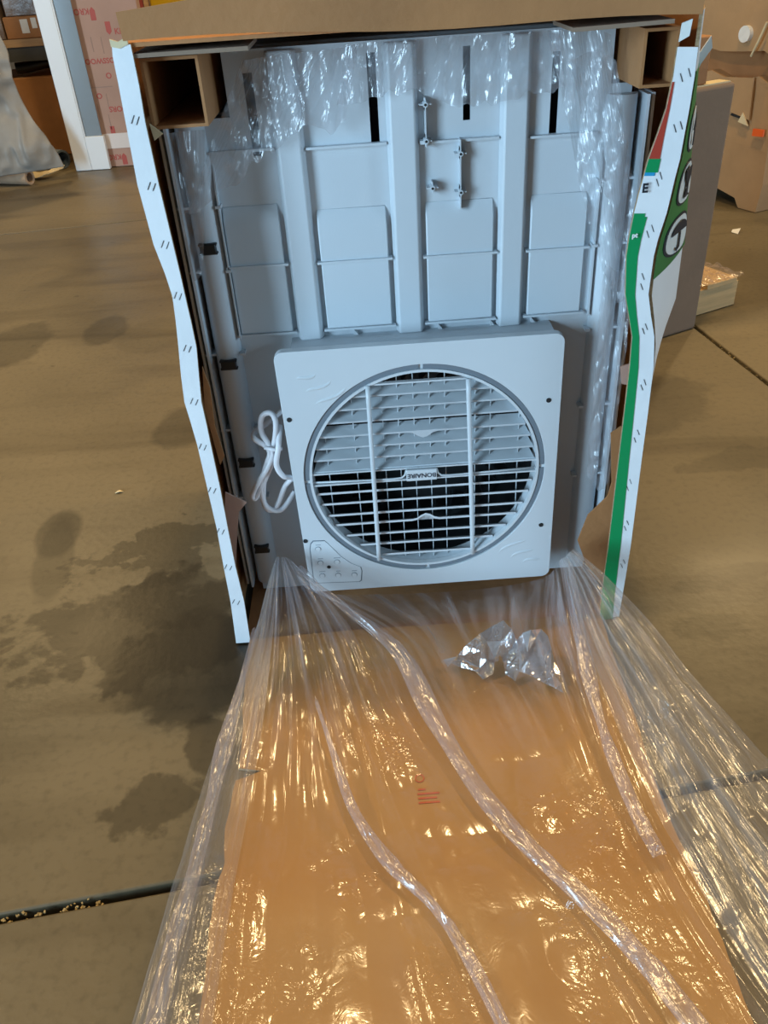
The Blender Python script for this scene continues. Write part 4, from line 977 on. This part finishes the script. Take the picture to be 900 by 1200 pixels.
a_, b_ = Pq.shape[:2]; I = np.arange(a_ * b_).reshape(a_, b_); Fq = np.stack([I[:-1, :-1], I[1:, :-1], I[1:, 1:], I[:-1, 1:]], -1).reshape(-1, 4)
me = bpy.data.meshes.new('paper_wrap'); me.from_pydata(Pq.reshape(-1, 3).tolist(), [], Fq.tolist()); me.update()
o = link('paper_wrap', me, cream); md = o.modifiers.new('thickness', 'SOLIDIFY'); md.thickness = 0.004; tag(o, 'cream paper strip curling on the floor beside the tube end', 'paper')
# yellow bin standing on a carton, showing over the lid
zb = 0.80
carton_box('support_carton', (-1.40, 6.28, 0.002), (-0.72, 6.85, zb), kraft_tan, 'tan carton hidden behind the open carton, carrying the yellow bin')
yb = empty('yellow_bin', (-1.04, 6.5, zb + 0.002), 'bright yellow plastic bin peeking over the open carton lid', 'bin')
bm = bmesh.new(); add_box(bm, (0, 0, 0.14), (0.50, 0.36, 0.27)); obj('bin_body', bm, yellow, yb, bevel=0.012)
bm = bmesh.new(); add_box(bm, (0, 0, 0.275), (0.53, 0.39, 0.02)); obj('bin_rim', bm, yellow, yb, bevel=0.004)
bm = bmesh.new(); add_box(bm, (-0.275, -0.16, 0.14), (0.03, 0.03, 0.28)); obj('corner_batten', bm, wood, yb)
bm = bmesh.new(); add_box(bm, (-0.32, -0.17, 0.14), (0.05, 0.03, 0.28)); obj('corner_edge', bm, red_ink, yb)

# ------------------------------------------------------------------ goods in the background, right
c0 = Vector((1.091, 2.579, 0)); dr = Vector((-0.90, -0.44, 0)).normalized(); nr = Vector((-dr.y, dr.x, 0)); nr = nr if nr.y > 0 else -nr
gc = empty('slim_brown_carton', c0, 'slim grey-brown carton standing on end behind the open carton', 'carton')
L_, D_, Hh = 0.34, 0.06, 0.745
bm = bmesh.new(); cc = dr * (L_ / 2) + nr * (D_ / 2); ang = math.atan2(-dr.y, -dr.x)
add_box(bm, (cc.x, cc.y, Hh / 2), (L_, D_, Hh), Matrix.Rotation(ang, 4, 'Z')); obj('carton_body', bm, kraft_grey, gc, bevel=0.012, seg=4)
bm = bmesh.new(); add_box(bm, (cc.x, cc.y, Hh + 0.001), (L_ * 0.9, D_ * 0.7, 0.004), Matrix.Rotation(ang, 4, 'Z')); obj('end_cap', bm, cream, gc)
bm = bmesh.new(); q = dr * 0.19 + nr * 0.03; add_box(bm, (q.x, q.y, Hh + 0.064), (0.16, 0.04, 0.12), Matrix.Rotation(ang, 4, 'Z')); obj('folded_end_flap', bm, kraft, gc, bevel=0.004)
# timber offcut of a pallet, wrapped
pr = empty('pallet_offcut', (1.10, 2.78, 0), 'pale timber pallet corner with a scrap of film on it', 'pallet')
b0 = Vector((1.292, 2.762, 0)); dirp = dr.copy(); np_ = Vector((-dirp.y, dirp.x, 0)); np_ = np_ if np_.y > 0 else -np_
angp = math.atan2(-dirp.y, -dirp.x)
def pboard(name, t0, t1, d0, d1, z0, z1, m=wood):
    bm = bmesh.new(); c_ = b0 + dirp * ((t0 + t1) / 2) + np_ * ((d0 + d1) / 2); add_box(bm, (0, 0, 0), (t1 - t0, d1 - d0, z1 - z0))
    o = obj(name, bm, m, None, bevel=0.002); o.location = (c_.x, c_.y, (z0 + z1) / 2); o.rotation_euler.z = angp; part(o, pr); return o
pboard('bearer', 0.0, 0.55, 0.0, 0.045, 0.002, 0.090); pboard('bearer', 0.0, 0.55, 0.30, 0.345, 0.002, 0.090)
pboard('deck_board', 0.02, 0.16, -0.01, 0.36, 0.091, 0.108); pboard('deck_board', 0.20, 0.34, -0.01, 0.36, 0.091, 0.108); pboard('deck_board', 0.38, 0.52, -0.01, 0.36, 0.091, 0.108)
Pq = np.zeros((20, 24, 3))
for i in range(20):
    for j in range(24):
        c_ = b0 + dirp * (0.0 + 0.20 * i / 19) + np_ * (-0.02 + 0.30 * j / 23); Pq[i, j] = (c_.x, c_.y, 0.112 + 0.03 * abs(noise.noise((i * .5, j * .4, 3))))
a_, b_ = Pq.shape[:2]; I = np.arange(a_ * b_).reshape(a_, b_); Fq = np.stack([I[:-1, :-1], I[1:, :-1], I[1:, 1:], I[:-1, 1:]], -1).reshape(-1, 4)
me = bpy.data.meshes.new('film_scrap'); me.from_pydata(Pq.reshape(-1, 3).tolist(), [], Fq.tolist()); me.update(); me.polygons.foreach_set('use_smooth', [True] * len(me.polygons)); part(link('film_scrap', me, film_fold), pr)
# big battered carton at the right edge
k0 = onz(885, 250)
bc_ = empty('battered_carton', (k0.x, k0.y, 0), 'large torn tan carton with a round white sticker at the right edge', 'carton')
rzb = rad(23.5); RB = Matrix.Rotation(rzb, 4, 'Z'); KB = Matrix.Translation((k0.x, k0.y, 0)) @ RB
def dent(bm, seed, a=0.03):
    for v in bm.verts: v.co += noise.noise_vector(v.co * 4 + Vector((seed, 0, 0))) * a
def yz_prism(name, poly, x0, x1, m, seed=0, a=0.0, cuts=3):
    """polygon in the local (y,z) plane, extruded along local x"""
    bm = bmesh.new(); vs = [bm.verts.new((x0, y, z)) for y, z in poly]; f = bm.faces.new(vs)
    r = bmesh.ops.extrude_face_region(bm, geom=[f])
    for v in r['geom']:
        if isinstance(v, bmesh.types.BMVert): v.co.x = x1
    bmesh.ops.triangulate(bm, faces=bm.faces[:]); bmesh.ops.subdivide_edges(bm, edges=bm.edges[:], cuts=cuts, use_grid_fill=True)
    if a: dent(bm, seed, a)
    for v in bm.verts: v.co.z = max(v.co.z, 0.003)
    bmesh.ops.transform(bm, matrix=RB, verts=bm.verts); return obj(name, bm, m, bc_)
def hit(px, py, x_=0.0):              # photo ray on the carton's left face, in carton coordinates
    Ki = KB.inverted(); o_ = Ki @ CPOS; d_ = Ki.to_3x3() @ ray(px, py); t = (x_ - o_.x) / d_.x; return o_ + d_ * t
yz_prism('carton_body', [(0.0, 0.003), (0.10, 0.003), (0.13, 0.045), (0.30, 0.075), (0.40, 0.05), (0.44, 0.003), (0.60, 0.003), (0.60, 0.50), (0.40, 0.56), (0.25, 0.52), (0.12, 0.55), (0.0, 0.50)], 0.0, 0.70, kraft_tan, 2, 0.016)
yz_prism('torn_middle', [(0.03, 0.42), (0.60, 0.42), (0.60, 0.75), (0.03, 0.75)], 0.05, 0.66, kraft, 4, 0.015)
yz_prism('upper_body', [(-0.04, 0.60), (0.10, 0.66), (0.34, 0.645), (0.62, 0.67), (0.62, 1.25), (-0.04, 1.25)], -0.03, 0.68, kraft_tan, 6, 0.014)
h_ = hit(877, 110); yz_prism('hanging_flap', [(h_.y - 0.05, h_.z - 0.10), (h_.y + 0.10, h_.z - 0.07), (h_.y + 0.13, h_.z + 0.06), (h_.y - 0.03, h_.z + 0.07)], -0.022, -0.014, kraft_tan, 8, 0.010)
h_ = hit(876, 140); yz_prism('paper_shred', [(h_.y - 0.03, h_.z - 0.02), (h_.y + 0.03, h_.z - 0.01), (h_.y + 0.01, h_.z + 0.03)], -0.026, -0.020, cream, 9, 0.0)
h_ = hit(866, 134); yz_prism('torn_hole', [(h_.y - 0.03, h_.z - 0.012), (h_.y + 0.03, h_.z - 0.005), (h_.y + 0.02, h_.z + 0.014), (h_.y - 0.02, h_.z + 0.010)], -0.021, 0.02, hollow_shade, 9, 0.0)
h_ = hit(872, 40, -0.05); bm = bmesh.new(); add_tube(bm, [Vector((0.030, 0, 0)), Vector((0.0, 0, 0))], 0.032, 20); o = obj('round_sticker', bm, label_white, bc_); o.location = RB @ h_; o.rotation_euler.z = rzb
h_ = hit(893, 155); yz_prism('orange_tag', [(h_.y - 0.03, h_.z - 0.012), (h_.y + 0.03, h_.z - 0.016), (h_.y + 0.03, h_.z + 0.014), (h_.y - 0.03, h_.z + 0.016)], -0.026, -0.018, orange_tag, 1, 0.0)
bm = bmesh.new(); add_tube(bm, [RB @ hit(899, 26, -0.06), RB @ hit(889, 48, -0.06), RB @ hit(880, 66, -0.055)], 0.005, 6); obj('tie_string', bm, cream, bc_)
# scraps on the floor
def scrap(px, py, s, m, label, cat='scrap', rz=0.0):
    p = onz(px, py); bm = bmesh.new(); vs = [bm.verts.new((x * s, y * s, z * s + 0.001)) for x, y, z in ((-1, -.3, 0), (.2, -.6, .5), (1, .1, 0), (.1, .5, .3), (-.5, .6, .1))]
    f = bm.faces.new(vs); bmesh.ops.triangulate(bm, faces=[f]); o = obj('paper_scrap', bm, m); o.location = p; o.rotation_euler.z = rz
    md = o.modifiers.new('thickness', 'SOLIDIFY'); md.thickness = 0.0012; tag(o, label, cat)
scrap(140, 577, 0.011, cream, 'tiny pale paper scrap on the floor above the dark patch')
scrap(862, 272, 0.030, label_white, 'white paper shred on the floor below the torn carton', rz=1.2)
